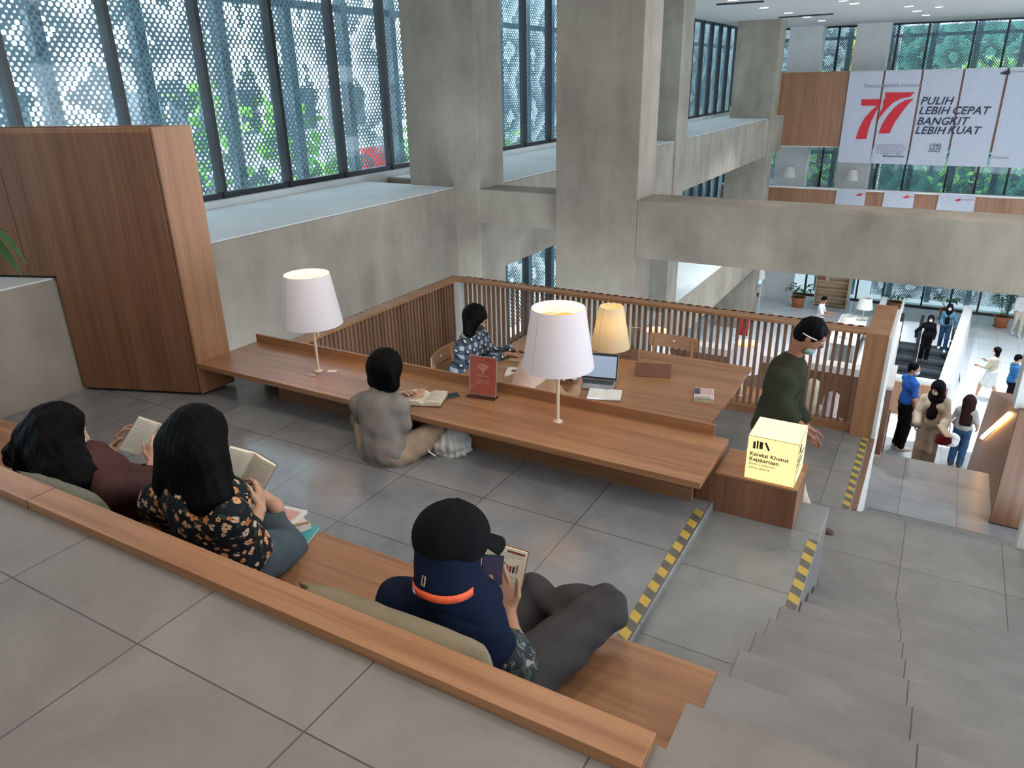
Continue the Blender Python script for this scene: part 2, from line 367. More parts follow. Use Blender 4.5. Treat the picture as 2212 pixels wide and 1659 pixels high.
# side windows: black frames, mullions every 1.1 m, glass, and the perforated screen outside
wi = [0]
def side_window(y0, y1, z0, z1, ys):
    wi[0] += 1
    f = MB(); f.box(XW-.05, XW+.05, y0, y1, z0, z0+.07); f.box(XW-.05, XW+.05, y0, y1, z1-.06, z1)
    for y in ys: f.box(XW-.07, XW+.07, y-.03, y+.03, z0, z1)
    o = struct(f.build('window_%d' % wi[0], M['black']))
    gl = MB().add([(XW, y0, z0), (XW, y1, z0), (XW, y1, z1), (XW, y0, z1)], [(0, 1, 2, 3)]).build('glass', M['glass'], o)
mull = [-3.63+1.1085*i for i in range(35)]
side_window(-4, 8.9, .09, 3.05, [y for y in mull if y < 8.9])
side_window(8.9, 17.4, .09, 3.05, [y for y in mull if 9 < y < 17.4])
side_window(17.6, 33.2, .09, 3.05, [y for y in mull if 18 < y < 33.2])
side_window(9, 33.2, -4.0, -1.25, [y for y in mull if 9 < y < 33.2])
side_window(9, 33.2, G, -5.3, [y for y in mull if 9 < y < 33.2])
scr = MB()
for z0, z1 in ((-.05, 3.4), (-4.1, -1.0), (G+.3, -5.2)):
    scr.add([(-8.45, -5, z0), (-8.45, 33.6, z0), (-8.45, 33.6, z1), (-8.45, -5, z1)], [(0, 1, 2, 3)])
so_ = struct(scr.build('wall_left_screen', M['perf_y']))
po = MB()
for i in range(31): po.box(-8.72, -8.58, -3.5+i*1.208, -3.36+i*1.208, G, 3.4)
po.box(-8.70, -8.60, -5, 33.6, 2.40, 2.50); po.box(-8.7, -8.6, -5, 33.6, -2.3, -2.17)
M['post'] = plain('blue grey screen post', (.05, .08, .10), .5)
struct(po.build('trim_5', M['post']))

# far facade
fx = [-7.6, -6.6, -5.56, -4.5, -2.46, -1.46, -.01, .98, 1.95, 2.95, 4.4, 5.4, 6.85, 7.85, 9.3, 10.3]
def far_window(z0, z1):
    wi[0] += 1
    f = MB(); f.box(-7.9, 11.9, YF-.05, YF+.05, z0, z0+.09); f.box(-7.9, 11.9, YF-.05, YF+.05, z1-.06, z1)
    for x in fx: f.box(x-.035, x+.035, YF-.07, YF+.07, z0, z1)
    o = struct(f.build('window_%d' % wi[0], M['black']))
    MB().add([(-7.9, YF, z0), (11.9, YF, z0), (11.9, YF, z1), (-7.9, YF, z1)], [(0, 1, 2, 3)]).build('glass', M['glass'], o)
far_window(.2, 3.05); far_window(-4.0, -.6); far_window(G, -4.6)
for z0, z1 in ((-.6, .2), (-4.6, -4.0)):
    struct(MB().box(-8, 12, YF-.2, YF+.2, z0, z1).build('wall_far', M['conc']))
scr = MB()
for x0, x1, z0, z1 in ((-8.2, 12, -.5, 3.4), (-8.2, 12, -4.5, -.9), (-2.0, 12, G+.15, -4.7)):
    scr.add([(x0, YF+.8, z0), (x1, YF+.8, z0), (x1, YF+.8, z1), (x0, YF+.8, z1)], [(0, 1, 2, 3)])
struct(scr.build('wall_far_screen', M['perf_x']))
po = MB()
for i in range(14): po.box(-7.2+i*1.45, -7.0+i*1.45, YF+1.0, YF+1.15, G, 3.4)
po.box(-8, 12, YF+1.0, YF+1.1, 2.6, 2.72); po.box(-8, 12, YF+1.0, YF+1.1, -1.7, -1.55)
struct(po.build('trim_6', M['post']))
for x0, x1 in ((-6.15, -4.95), (-3.80, -2.66), (3.6, 4.8)):
    struct(MB().box(x0, x1, 32.4, 33.1, G, 3.05).build('column', M['white']))
# gallery floors and timber balustrade bands across the void
struct(MB().box(-7.6, 12, 30.05, 33.2, -1.1, .30).build('floor', M['white']))
struct(MB().box(-7.6, 12, 30.05, 33.2, -4.7, -3.6).build('floor', M['white']))
M['wood_far'] = wood('orange brown gallery timber', (.19, .085, .042), (.33, .165, .09), 'z', .45)
b1 = MB().box(-6.2, 12, 29.9, 30.05, -1.05, 1.42); struct(b1.build('wall_balustrade', M['wood_far']))
b2 = MB().box(-7.6, 12, 29.9, 30.05, -4.7, -2.56); struct(b2.build('wall_balustrade', M['wood_far']))
struct(MB().box(-7.6, 12, 29.86, 30.1, -2.56, -2.50).build('trim_7', M['white']))
struct(MB().box(-6.2, 12, 29.86, 30.1, 1.42, 1.45).build('trim_8', M['wood_x']))

# outside: street, trees, pale blocks
M['street'] = plain('grey street', (.45, .45, .45), .8)
struct(MB().box(-60, -8.6, -40, 90, G-.6, G-.25).box(-8.6, 60, 34.3, 90, G-.6, G-.25).build('street', M['street']))

# ================================================================== FURNITURE AND FITTINGS
M['paper'] = plain('book paper', (.62, .55, .42), .8, .06, 20)
M['paperw'] = plain('white paper', (.72, .71, .67), .8, .04, 20)
M['ink'] = plain('dark ink', (.05, .045, .04), .8)
M['inkg'] = plain('grey ink', (.30, .27, .22), .8)
M['shade'] = None
def shade_mat(name, c, em, strength):
    mt, n, l, p = newmat(name); v = coords(n, l)
    w = noise(n, l, v, 90, 3); r = ramp(n, [(.3, tuple(x*.94 for x in c)), (.7, c)]); l.new(w, r.inputs[0]); l.new(r.outputs[0], p.inputs['Base Color'])
    tl = n.new('ShaderNodeBsdfTranslucent'); tl.inputs[0].default_value = rgb(em); mx = n.new('ShaderNodeMixShader'); mx.inputs[0].default_value = strength
    l.new(p.outputs[0], mx.inputs[1]); l.new(tl.outputs[0], mx.inputs[2]); l.new(mx.outputs[0], n['Material Output'].inputs[0]); setp(p, rough=.9); return mt
M['shade'] = shade_mat('white lamp shade cloth', (.74, .70, .72), (.9, .60, .52), .10)
M['shade2'] = shade_mat('cream lamp shade cloth', (.80, .74, .55), (1, .86, .55), .45)
M['shadein'] = plain('lamp shade lining', (.85, .72, .55), .7)
M['cream'] = plain('cream metal', (.72, .60, .46), .35, .04, 8, metal=.2)
M['bulb'] = emis('lit bulb', (1, .72, .38), 20)
M['steel'] = plain('brushed steel', (.45, .45, .45), .3, .05, 20, metal=.9)
M['phone'] = plain('dark phone glass', (.02, .03, .04), .12, .1, 3)

# ---- bench: seat, front panel, low backrest ledge
bn = empty('reading_bench', (-3, 1.6, -.93), label='long built-in timber bench with deep seat and low ledge where three readers sit', cat='bench')
bo = Vector((3, -1.6, .93)); T0 = Matrix.Translation(bo)
MB().box(-5.9, -.345, 1.10, 1.202, .0, .034).build('backrest_ledge', M['ledge'], bn, .002, M4=T0)
MB().box(-5.9, -.36, 1.17, 1.20, -.52, -.001).build('backrest', M['wood_x'], bn, M4=T0)
MB().box(-5.9, -.345, 1.202, 2.045, -.56, -.52).build('seat', M['wood_x'], bn, .002, M4=T0)
MB().box(-5.9, -.40, 1.98, 2.0, -.93, -.56).build('front_panel', M['wood_x'], bn, M4=T0)
# joint line in the ledge where two boards meet
MB().box(-2.62, -2.618, 1.099, 1.2025, .001, .0345).build('board_joint', M['gap'], bn, M4=T0)

# ---- tall cabinet by the side wall
cb = empty('storage_cabinet', (-4.9, 3.5, -.93), label='tall timber clad cabinet standing against the concrete parapet beside the windows', cat='cabinet')
A = Vector((-4.92, 3.49)); d = Vector((-.938, -.347)); Tc = Matrix.Translation(Vector((4.9, -3.5, .93)))
def cpoly(t0, t1, w0=0, w1=.31):
    p0 = A+d*t0; p1 = A+d*t1
    return [(p1.x, p1.y+w0), (p0.x, p0.y+w0), (p0.x+.02, p0.y+w1), (p1.x, p1.y+w1)]
MB().prism(cpoly(0, 1.03), -.905, 1.08).prism(cpoly(1.03, 2.9), .03, 1.08).build('body', M['wood_z'], cb, .002, M4=Tc)
MB().prism(cpoly(0, .03), 1.08, 1.115).prism(cpoly(.03, 2.9, 0, .03), 1.08, 1.115).prism(cpoly(.03, 2.9, .28, .31), 1.08, 1.115).build('top_rim', M['wood_zl'], cb, M4=Tc)
MB().prism([(-4.905, 3.495), (-4.88, 3.495), (-4.86, 3.80), (-4.905, 3.80)], -.905, 1.113).build('side_panel', M['wood_zl'], cb, .002, M4=Tc)
MB().prism(cpoly(.04, 1.0, .03, .28), -.93, -.905).build('base_shadow_gap', M['gap'], cb, M4=Tc)  # recessed strip, near-black colour put in for the shade under the cabinet
p = A+d*1.26
MB().add([(p.x, p.y-.001, .03), (p.x-.004, p.y-.0025, .03), (p.x-.004, p.y-.0025, 1.115), (p.x, p.y-.001, 1.115)], [(0, 1, 2, 3)]).build('panel_joint', M['gap'], cb, M4=Tc)
MB().prism(cpoly(1.04, 2.9, .0, .30), .013, .03).build('shadow_gap', M['gap'], cb, M4=Tc)

# ---- long low floor table with back rail
lt = empty('low_reading_table', (-2.9, 3.8, -.93), label='long low timber floor table with a raised back rail, two white lamps on it', cat='table')
Tt = Matrix.Translation(Vector((2.9, -3.8, .93)))
MB().box(-4.875, -.865, 3.49, 4.085, -.685, -.645).build('table_top', M['wood_x'], lt, .002, M4=Tt)
MB().box(-4.86, -.955, 4.085, 4.105, -.93, -.575).build('back_rail', M['wood_x'], lt, .002, M4=Tt)
MB().box(-4.30, -.975, 3.75, 3.775, -.93, -.685).build('support_board', M['wood_x'], lt, M4=Tt)
MB().box(-1.0, -.975, 3.775, 4.085, -.93, -.685).build('leg', M['wood_x'], lt, M4=Tt)
MB().box(-4.3, -4.275, 3.775, 4.085, -.93, -.685).build('leg', M['wood_x'], lt, M4=Tt)
# boards meet in the middle
MB().add([(-2.945, 3.4895, -.6445), (-2.942, 3.4895, -.6445), (-2.942, 4.085, -.6445), (-2.945, 4.085, -.6445)], [(0, 1, 2, 3)]).build('board_joint', M['gap'], lt, M4=Tt)

# ---- pedestal and glowing cube sign
pd = empty('timber_pedestal', (-.7, 3.96, -.98), label='timber box pedestal at the end of the low table carrying the glowing cube', cat='pedestal')
Tp = Matrix.Translation(Vector((.7, -3.96, .98)))
MB().box(-.97, -.412, 3.80, 4.135, -.98, -.745).build('body', M['wood_z'], pd, .002, M4=Tp)
MB().box(-.862, -.41, 3.798, 4.137, -.745, -.73).build('top', M['wood_x'], pd, .001, M4=Tp)
M['glow'] = emis('glowing cube face', (1, .76, .30), .98, (.35, .32, .25))
M['glowtop'] = emis('glowing cube top', (1, .80, .44), .95, (.35, .32, .25))
M['signink'] = plain('brown black lettering', (.028, .014, .004), .7)
cx, cy, cz, cw = -.57, 3.955, -.73, .268
cu = empty('cube_sign', (cx, cy, cz), label='glowing cream cube sign reading Koleksi Khusus Kejakartaan on the timber pedestal', cat='sign')
h = cw/2
MB().box(-h, h, -h, h, 0, .264).build('light_box', M['glow'], cu, .002)
MB().box(-h+.002, h-.002, -h+.002, h-.002, .264, .266).build('top_panel', M['glowtop'], cu)
e = MB()
e.box(-h-.0008, h+.0008, -h-.0008, -h+.0012, .2622, .2642); e.box(h-.0012, h+.0008, -h, h, .2622, .2642); e.box(h-.001, h+.0008, -h-.0008, -h+.001, 0, .264)
e.build('edge_seam', plain('amber seam', (.30, .14, .03), .6), cu)
lg = MB()
for x0, w, z0, z1 in ((-.105, .013, .190, .232), (-.086, .009, .192, .240), (-.071, .018, .194, .236)): lg.box(x0, x0+w, -h-.0012, -h, z0, z1)
lg.add([(-.046, -h-.001, .236), (-.036, -h-.001, .240), (-.013, -h-.001, .196), (-.023, -h-.001, .190)], [(0, 1, 2, 3)])
lg.build('logo', M['signink'], cu)
fm = lambda x, z: frame_m((x, -h-.0006, z), (1, 0, 0), (0, 0, 1))
text_mesh('lettering', 'Koleksi Khusus', .0315, M['signink'], cu, fm(-.118, .146), .0004, .0007, space=1.06)
text_mesh('lettering', 'Kejakartaan', .0315, M['signink'], cu, fm(-.118, .114), .0004, .0007, space=1.06)
M['signink2'] = plain('amber brown lettering', (.16, .085, .02), .7)
text_mesh('lettering', 'Book Collection', .0205, M['signink2'], cu, fm(-.118, .090), .0004, 0, shear=.25, space=1.05)
text_mesh('lettering', 'about Jakarta', .0205, M['signink2'], cu, fm(-.118, .067), .0004, 0, shear=.25, space=1.05)
fs = lambda y, z: frame_m((h+.0006, y, z), (0, 1, 0), (0, 0, 1))
lg = MB(); lg.box(h, h+.0012, -.10, -.087, .19, .232); lg.box(h, h+.0012, -.08, -.07, .19, .24); lg.box(h, h+.0012, -.065, -.045, .19, .236); lg.build('logo', M['signink'], cu)
text_mesh('lettering', 'Koleksi Khusus', .0315, M['signink'], cu, fs(-.118, .146), .0004, .0007)
text_mesh('lettering', 'Kejakartaan', .0315, M['signink'], cu, fs(-.118, .114), .0004, .0007)
text_mesh('lettering', 'about Jakarta', .0205, M['signink2'], cu, fs(-.118, .078), .0004, 0, shear=.25)

# ---- slatted railing around the lower reading area
rl = empty('slatted_railing', (-2.5, 6.9, -1.7), label='brown timber slatted railing with broad scalloped top rail around the lower reading area', cat='railing')
Tr = Matrix.Translation(Vector((2.5, -6.9, 1.7)))
MB().box(-4.80, -.372, 6.83, 6.99, -.742, -.713).box(-4.80, -4.65, 4.13, 6.83, -.742, -.713).build('top_rail', M['wood_x'], rl, .003, M4=Tr)
MB().box(-4.70, -.372, 6.87, 6.95, -1.7, -1.62).box(-4.78, -4.66, 4.13, 6.87, -1.7, -1.62).build('bottom_rail', M['wood_x'], rl, M4=Tr)
sl = MB()
x = -4.60
while x < -.40: sl.box(x, x+.026, 6.90, 6.93, -1.62, -.742); x += .0620
sl.build('slat_panel', M['slat'], rl, M4=Tr)
sl = MB(); y = 4.15
while y < 6.8: sl.box(-4.73, -4.675, y, y+.027, -1.62, -.742); y += .0560
sl.build('slat_panel', M['slat'], rl, M4=Tr)
MB().box(-4.66, -4.63, 6.88, 6.94, -1.62, -.742).build('corner_post', M['white'], rl, M4=Tr)
MB().box(-.374, -.192, 6.815, 7.79, -1.7, -.713).build('end_post', M['wood_zl'], rl, .003, M4=Tr)
y = 4.2
while y < 6.9: MB().box(-4.784, -4.772, y, y+.014, -.7135, -.7122).build('dowel_hole', M['gap'], rl, M4=Tr); y += .0865
no = MB(); x = -4.6
while x < -.4: no.lathe([(.030, -.028), (.030, .0)], 10, (x+.016, 6.985, -.713)); x += .0865
no.build('scalloped_edge', M['wood_x'], rl, M4=Tr)

# side wall of the stair opening
struct(MB().box(-.190, -.158, 5.46, 7.79, -3.6, -1.7).box(-.190, -.162, 6.82, 7.79, -1.7, -.74).build('wall_stair', M['white']))
tag(MB().box(-.196, -.156, 5.47, 6.81, -1.72, -1.697).build('edge_strip', M['slat']), 'thin dark timber edging strip along the opening beside the hazard tape', 'edging strip')
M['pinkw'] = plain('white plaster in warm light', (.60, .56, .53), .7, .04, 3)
# timber pier on the stairs landing, left of the next flight
pr = tag(MB().box(-.215, -.135, 10.03, 10.9, -3.36, -2.42).build('stair_pier', M['wood_z'], bevel=.003), 'slim timber pier at the left head of the lower stair flight', 'pier')
struct(MB().box(-.30, -.215, 10.0, 13.1, -5.1, -2.38).box(-.215, -.130, 10.02, 11.0, -3.44, -3.36).box(-.215, -.13, 10.02, 10.92, -2.42, -2.38).build('wall_stair', M['pinkw']))
tag(MB().box(-.215, -.145, 13.2, 14.1, -5.1, -3.98).build('stair_pier', M['wood_z'], bevel=.003), 'second timber pier on the lower landing beside the man in blue', 'pier')
# right side wall with timber end and glowing handrail
wr = MB(); wr.hexa([(1.125, 8.95, -3.6), (1.4, 8.95, -3.6), (1.4, 13.4, -5.4), (1.125, 13.4, -5.4)], [(1.125, 8.95, -1.98), (1.4, 8.95, -1.98), (1.4, 12.2, -3.0), (1.125, 12.2, -3.0)])
struct(wr.build('wall_stair', M['wood_zl']))
tag(MB().box(1.10, 3.2, 8.88, 8.95, -3.38, -1.98).build('timber_end_panel', M['wood_z'], bevel=.003), 'broad timber end panel right of the lower stair flight', 'panel')
struct(MB().box(1.10, 3.2, 8.9, 8.95, -3.4, -3.38).build('trim_9', M['gap']))
struct(MB().box(1.06, 1.5, 8.96, 9.3, -2.0, 3.05).build('column', M['white']))
struct(MB().box(.865, 3.2, 5.47, 5.58, -3.4, -.75).build('wall_stair', M['pinkw']))
M['led'] = emis('warm led strip', (1, .52, .16), 9)
hr = empty('lit_handrail', (1.1, 10.6, -2.9), label='slanted glowing warm handrail on the right wall of the lower stair flight', cat='handrail')
MB().tube([(.0, 1.07, -.64), (.0, -1.07, .61)], .028, 10).build('light_strip', M['led'], hr)
MB().tube([(.028, 1.0, -.62), (.028, -1.0, .58)], .02, 8).build('bracket', M['steel'], hr)

# terrace behind the railing: parapet, table, benches
tp = empty('terrace_counter', (-2.2, 10.35, -3.4), label='timber clad counter with pale top seen through the railing slats', cat='counter')
MB().box(-2.0, 1.75, -.10, .0, 0, 1.02).build('panel', M['wood_z'], tp, .002)
MB().box(-2.02, 1.78, -.14, .10, 1.02, 1.12).build('counter_top', M['pinkw'], tp, .003)
def simple_table(name, loc, sx, sy, h, mat, leg, label, cat='table', group=None, ins=.07):
    t = empty(name, loc, 0, label, cat, group)
    MB().box(-sx/2, sx/2, -sy/2, sy/2, h-.035, h).build('table_top', mat, t, .003)
    for a in (-1, 1):
        for b in (-1, 1):
            x, y = a*(sx/2-ins), b*(sy/2-ins); MB().box(x-.025, x+.025, y-.025, y+.025, 0, h-.035).build('leg', leg, t)
    return t
simple_table('reading_table', (-2.263, 5.55, -1.7), 2.17, 1.27, .74, M['wood_x'], M['wood_z'], 'large square cornered timber table on the lower level with laptops and a cream lamp', ins=.36)
simple_table('terrace_table', (-2.4, 9.62, -3.4), 2.6, .6, .74, M['wood_x'], M['wood_z'], 'narrow timber table against the terrace counter, seen through the slats')
simple_table('terrace_table', (-1.62, 8.15, -3.4), 1.2, .7, .74, M['wood_x'], M['wood_z'], 'timber table with an open laptop directly behind the railing slats')

# ---- lamps
def big_lamp(loc, label, lit=True, small=False, far=False, rz=0, H=.755):
    t = empty('table_lamp', loc, rz, label, 'lamp')
    if small: rb, rt, sh, top = .176, .105, .375, .49
    else: rb, rt, sh, top = .222, .163, .375, H
    z0 = top-sh
    MB().lathe([(.030, 0), (.032, .004), (.030, .010), (.014, .014), (.011, .02)], 24).build('base', M['cream'], t, smooth=True)
    MB().lathe([(.0105, .01), (.0105, z0+.22)], 16).build('pole', M['cream'], t, smooth=True)
    s = MB(); s.lathe([(rb, z0), (rt, top), (rt-.004, top), (rb-.004, z0+.001)], 56, cap=False)
    n0 = len(s.v); s.f += [(k, (k+1) % 56, 56*3+(k+1) % 56, 56*3+k) for k in range(56)]; s.mi += [0]*56
    s.build('lamp_shade', M['shade2'] if small else M['shade'], t, smooth=True)
    ri = MB()
    for a in range(3):
        q = a*2.094+.3; ri.tube([(0, 0, top-.03), (math.cos(q)*(rt-.004), math.sin(q)*(rt-.004), top-.012)], .0018, 6)
    ri.build('spider', M['cream'], t)
    if not small:
        MB().lathe([(.0, top-.085), (rt+.005, top-.083), (rt+.005, top-.080), (0, top-.082)], 40, cap=False).build('diffuser_disc', plain('amber lamp diffuser', (.75, .38, .13), .8), t, smooth=True)
    if lit:
        MB().lathe([(.0, z0+.165), (.028, z0+.18), (.034, z0+.215), (.02, z0+.25), (0, z0+.262)], 16, cap=False).build('bulb', M['bulb'], t, smooth=True)
        ld = bpy.data.lights.new('bulb_light', 'POINT'); ld.energy = 2.6 if not small else 3.4; ld.color = (1, .66, .34); ld.shadow_soft_size = .035
        lo = bpy.data.objects.new('bulb_light', ld); COL.objects.link(lo); lo.parent = t; lo.location = (0, 0, z0+(.30 if not small else .2)+.0)
        if not small:
            ld2 = bpy.data.lights.new('bulb_light', 'POINT'); ld2.energy = 1.6; ld2.color = (1, .60, .30); ld2.shadow_soft_size = .05
            lo2 = bpy.data.objects.new('bulb_light', ld2); COL.objects.link(lo2); lo2.parent = t; lo2.location = (0.045, 0, top-.045)
    if not far:
        MB().tube([(.04, 0, z0+.12), (.04, 0, z0-.05)], .0012, 5).lathe([(.001, z0-.05), (.007, z0-.062), (.0085, z0-.085), (.006, z0-.092)], 12, (.04, 0, 0)).build('pull_switch', M['cream'], t)
        MB().tube([(rb*math.cos(-1.9), rb*math.sin(-1.9), z0), (rt*math.cos(-1.9)*1.004, rt*math.sin(-1.9)*1.004, top)], .0013, 5).build('shade_seam', plain('lilac seam', (.35, .34, .42), .8), t)
    return t
big_lamp((-3.888, 3.80, -.645), 'white shade lamp on the low table, the one nearer the tall cabinet')
big_lamp((-1.883, 3.83, -.645), 'white shade lamp on the low table, the one nearer the glowing cube')
big_lamp((-2.35, 5.83, -.96), 'small cream shade lamp glowing on the large lower table', small=True)
big_lamp((-3.17, 9.55, -2.66), 'lamp with lit top on the terrace, seen through the slats near the standing column', far=True)
big_lamp((-1.92, 9.55, -2.66), 'lamp with lit top on the terrace, seen through the slats near the man in olive', far=True)

# brass socket plate, paper card by first lamp
tag(MB().box(-3.93, -3.84, 3.70, 3.745, -.6448, -.6425).build('power_socket', plain('copper plate', (.42, .22, .14), .3, .05, 9, metal=.8), bevel=.001), 'small copper power socket plate at the foot of the lamp near the cabinet', 'socket')
c = MB().box(-.035, .035, -.022, .022, 0, .001).build('paper_card', M['paperw']); c.location = (-3.80, 3.85, -.6445); c.rotation_euler = (0, 0, .5)
tag(c, 'small white paper card on the low table beside the lamp pole', 'card')

# ---- books
def open_book(name, label, Mx, w=.105, hgt=.175, th=.014, ang=18, cover=(.16, .12, .09), page='paper', texture='text', group=None):
    """w is one page's width, local x across, y up the page, z out of the page"""
    t = empty(name, (0, 0, 0), 0, label, 'book', group); t.matrix_world = Mx
    cv = plain('book cover %s' % str(cover), cover, .5)
    a = R(ang)
    for s in (-1, 1):
        b = MB(); n = 8; top = []; bot = []
        for i in range(n+1):
            u = i/n; x = u*w
            zt = th*(.35+.65*math.sin(min(1, u*2.6)*math.pi/2))*(1-.25*u)+.004; top.append((x, zt)); bot.append((x, .001))
        def rot(x, z): return (s*(x*math.cos(a)-z*math.sin(a)*0), x*math.sin(a)+z)
        vs = []
        for yy in (-hgt/2, hgt/2):
            for x, z in top: X, Z = rot(x, z); vs.append((X, yy, Z))
            for x, z in bot: X, Z = rot(x, z); vs.append((X, yy, Z))
        k = 2*(n+1); fs = []
        for i in range(n):
            fs.append((i, i+1, k+i+1, k+i)); fs.append((n+1+i, k+n+1+i, k+n+2+i, n+2+i)); fs.append((i, n+1+i, n+2+i, i+1)); fs.append((k+i, k+i+1, k+n+2+i, k+n+1+i))
        fs.append((n, 2*n+1, k+2*n+1, k+n)); fs.append((0, k, k+n+1, n+1))
        b.add(vs, fs); pg = b.build('page_block', M[page], t, smooth=True)
        X1, Z1 = rot(w+.004, -.001); X0, Z0 = rot(0, -.001)
        MB().add([(X0, -hgt/2-.003, Z0), (X1, -hgt/2-.003, Z1), (X1, hgt/2+.003, Z1), (X0, hgt/2+.003, Z0), (X0, -hgt/2-.003, Z0-.003), (X1, -hgt/2-.003, Z1-.003), (X1, hgt/2+.003, Z1-.003), (X0, hgt/2+.003, Z0-.003)], [(0, 1, 2, 3), (7, 6, 5, 4), (0, 4, 5, 1), (1, 5, 6, 2), (2, 6, 7, 3), (3, 7, 4, 0)]).build('cover', cv, t)
        tx = MB(); rng = random.Random(7+s)
        def zat(u): return th*(.35+.65*math.sin(min(1, u*2.6)*math.pi/2))*(1-.25*u)+.0046
        rows = 22; y0 = hgt*.40
        for r_ in range(rows):
            yy = y0-r_*hgt*.80/rows
            if texture == 'pic' and 2 < r_ < 10: continue
            u0 = .14; u1 = .9 if rng.random() > .15 else .6
            if r_ in (1, 8, 15) and texture == 'text': u1 = .45
            us = [u0+(u1-u0)*q/4 for q in range(5)]
            for q in range(4):
                P = []
                for u, dy in ((us[q], 0), (us[q+1], 0), (us[q+1], hgt*.009), (us[q], hgt*.009)):
                    X, Z = rot(u*w, zat(u)); P.append((X, yy+dy, Z))
                tx.add(P, [(0, 1, 2, 3)])
        if texture != 'none': tx.build('printed_lettering', M['inkg'], t)
        if texture == 'pic':
            pc = [MB(), MB(), MB()]; us = .14
            for q in range(9 if s > 0 else 5):
                u = .14+q*.082 if s > 0 else .2+q*.12; hh = hgt*(.11+.05*rng.random()) if s > 0 else hgt*(.2+.1*rng.random()); yy = hgt*.12
                mbx = pc[q % 3]; P = []
                for uu, dy in ((u, 0), (u+.045, 0), (u+.055, hh*.7), (u+.022, hh), (u-.005, hh*.7)):
                    X, Z = rot(uu*w, zat(uu)+.0003); P.append((X, yy+dy, Z))
                mbx.add(P, [(0, 1, 2, 3, 4)])
            for mbx, cc in zip(pc, ((.30, .035, .03), (.03, .03, .05), (.42, .14, .08))): mbx.build('illustration', plain('print %s' % str(cc), cc, .7), t)
            X0, Z0 = rot(.5*w, zat(.5)+.0004); X1, Z1 = rot(.95*w, zat(.95)+.0004)
            if s > 0: MB().add([(X0, hgt*.43, Z0), (X1, hgt*.43, Z1), (X1, hgt*.465, Z1), (X0, hgt*.465, Z0)], [(0, 1, 2, 3)]).build('header_band', plain('dark red print', (.16, .03, .03), .7), t)
    return t
def closed_book(name, label, loc, rz, w, h, th, cover, group=None, art=None, tilt=(0, 0)):
    t = empty(name, loc, rz, label, 'book', group); t.rotation_euler = (tilt[0], tilt[1], rz)
    cv = plain('book cover %s' % str(cover), cover, .45, .1, 40)
    MB().box(-w/2+.002, w/2-.003, -h/2+.003, h/2-.003, .0025, th-.0025).build('page_block', M['paper'], t)
    MB().box(-w/2, w/2, -h/2, h/2, 0, .0025).box(-w/2, w/2, -h/2, h/2, th-.0025, th).box(-w/2, -w/2+.003, -h/2, h/2, .0025, th-.0025).build('cover', cv, t)
    if art:
        for (x0, x1, y0, y1, c) in art: MB().box(x0*w, x1*w, y0*h, y1*h, th, th+.0006).build('cover_art', plain('cover art %s' % str(c), c, .5, .25, 60), t)
    return t
open_book('open_book', 'thick open novel lying on the low table before the woman in grey', frame_m((-2.83, 3.72, -.640), (.94, .33, 0), (-.33, .94, 0)), w=.125, hgt=.20, th=.03, ang=2)
open_book('open_notebook', 'open blank white notebook on the large lower table beside the laptop', frame_m((-2.06, 5.03, -.955), (.95, .3, 0), (-.3, .95, 0)), w=.13, hgt=.19, th=.012, ang=1, page='paperw', texture='none', cover=(.30, .22, .14))
closed_book('paperback', 'pink and white paperback alone near the right end of the lower table', (-1.36, 5.36, -.96), .28, .15, .215, .032, (.62, .50, .47), art=[(-.5, -.2, -.1, .45, (.07, .06, .09)), (-.2, .45, -.05, .45, (.55, .36, .34)), (-.45, .3, -.5, -.3, (.30, .33, .30))])
closed_book('paperback', 'white covered book with round brown emblem beside the plaid shirt woman', (-2.93, 5.12, -.96), .35, .15, .20, .022, (.66, .60, .52), art=[(-.2, .2, -.1, .25, (.22, .07, .05))])
closed_book('paperback', 'pale book under the white lamp shade at the left edge of the laptop', (-2.50, 5.25, -.96), .5, .16, .22, .02, (.66, .66, .62), art=[(-.3, .3, -.3, .2, (.35, .40, .38))])
zz = -.52
for i, (lab, rz, w, hh, th, col_, art, dx, dy) in enumerate((
    ('teal covered book at the bottom of the stack on the bench', .30, .17, .24, .014, (.06, .30, .34), [(-.1, .4, -.42, -.25, (.7, .72, .7))], .06, -.02),
    ('pink edged white book in the middle of the stack on the bench', -.35, .15, .21, .020, (.60, .50, .50), None, -.03, .03),
    ('illustrated blue and red children book on top of the bench stack', .15, .15, .20, .014, (.62, .60, .56), [(-.45, .4, -.1, .4, (.55, .30, .26)), (-.45, .1, -.45, -.15, (.14, .35, .50))], -.06, .05))):
    closed_book('stacked_book', lab, (-2.34+dx, 1.92+dy, zz), rz, w*1.2, hh*1.12, th, col_, 'stack of books on the bench', art); zz += th+.0006
o = MB().tube([(-.08, 0, 0), (.08, 0, 0)], .007, 10).build('pencil', plain('tan wood pencil', (.35, .22, .12), .6)); o.location = (-2.29, 1.95, zz+.0075); o.rotation_euler = (0, 0, .9); tag(o, 'tan wooden pencil resting on the stack of books on the bench', 'pencil')

# phone on the table
def phone(name, label, Mx, screen=None):
    t = empty(name, (0, 0, 0), 0, label, 'phone'); t.matrix_world = Mx
    MB().box(-.037, .037, -.077, .077, -.004, .004).build('body', M['phone'], t, .003)
    if screen: MB().box(-.033, .033, -.072, .072, .004, .0046).build('screen', screen, t)
    return t
phone('smartphone', 'dark smartphone lying on the low table right of the open book', frame_m((-2.735, 3.845, -.641), (.8, -.6, 0), (.6, .8, 0)))

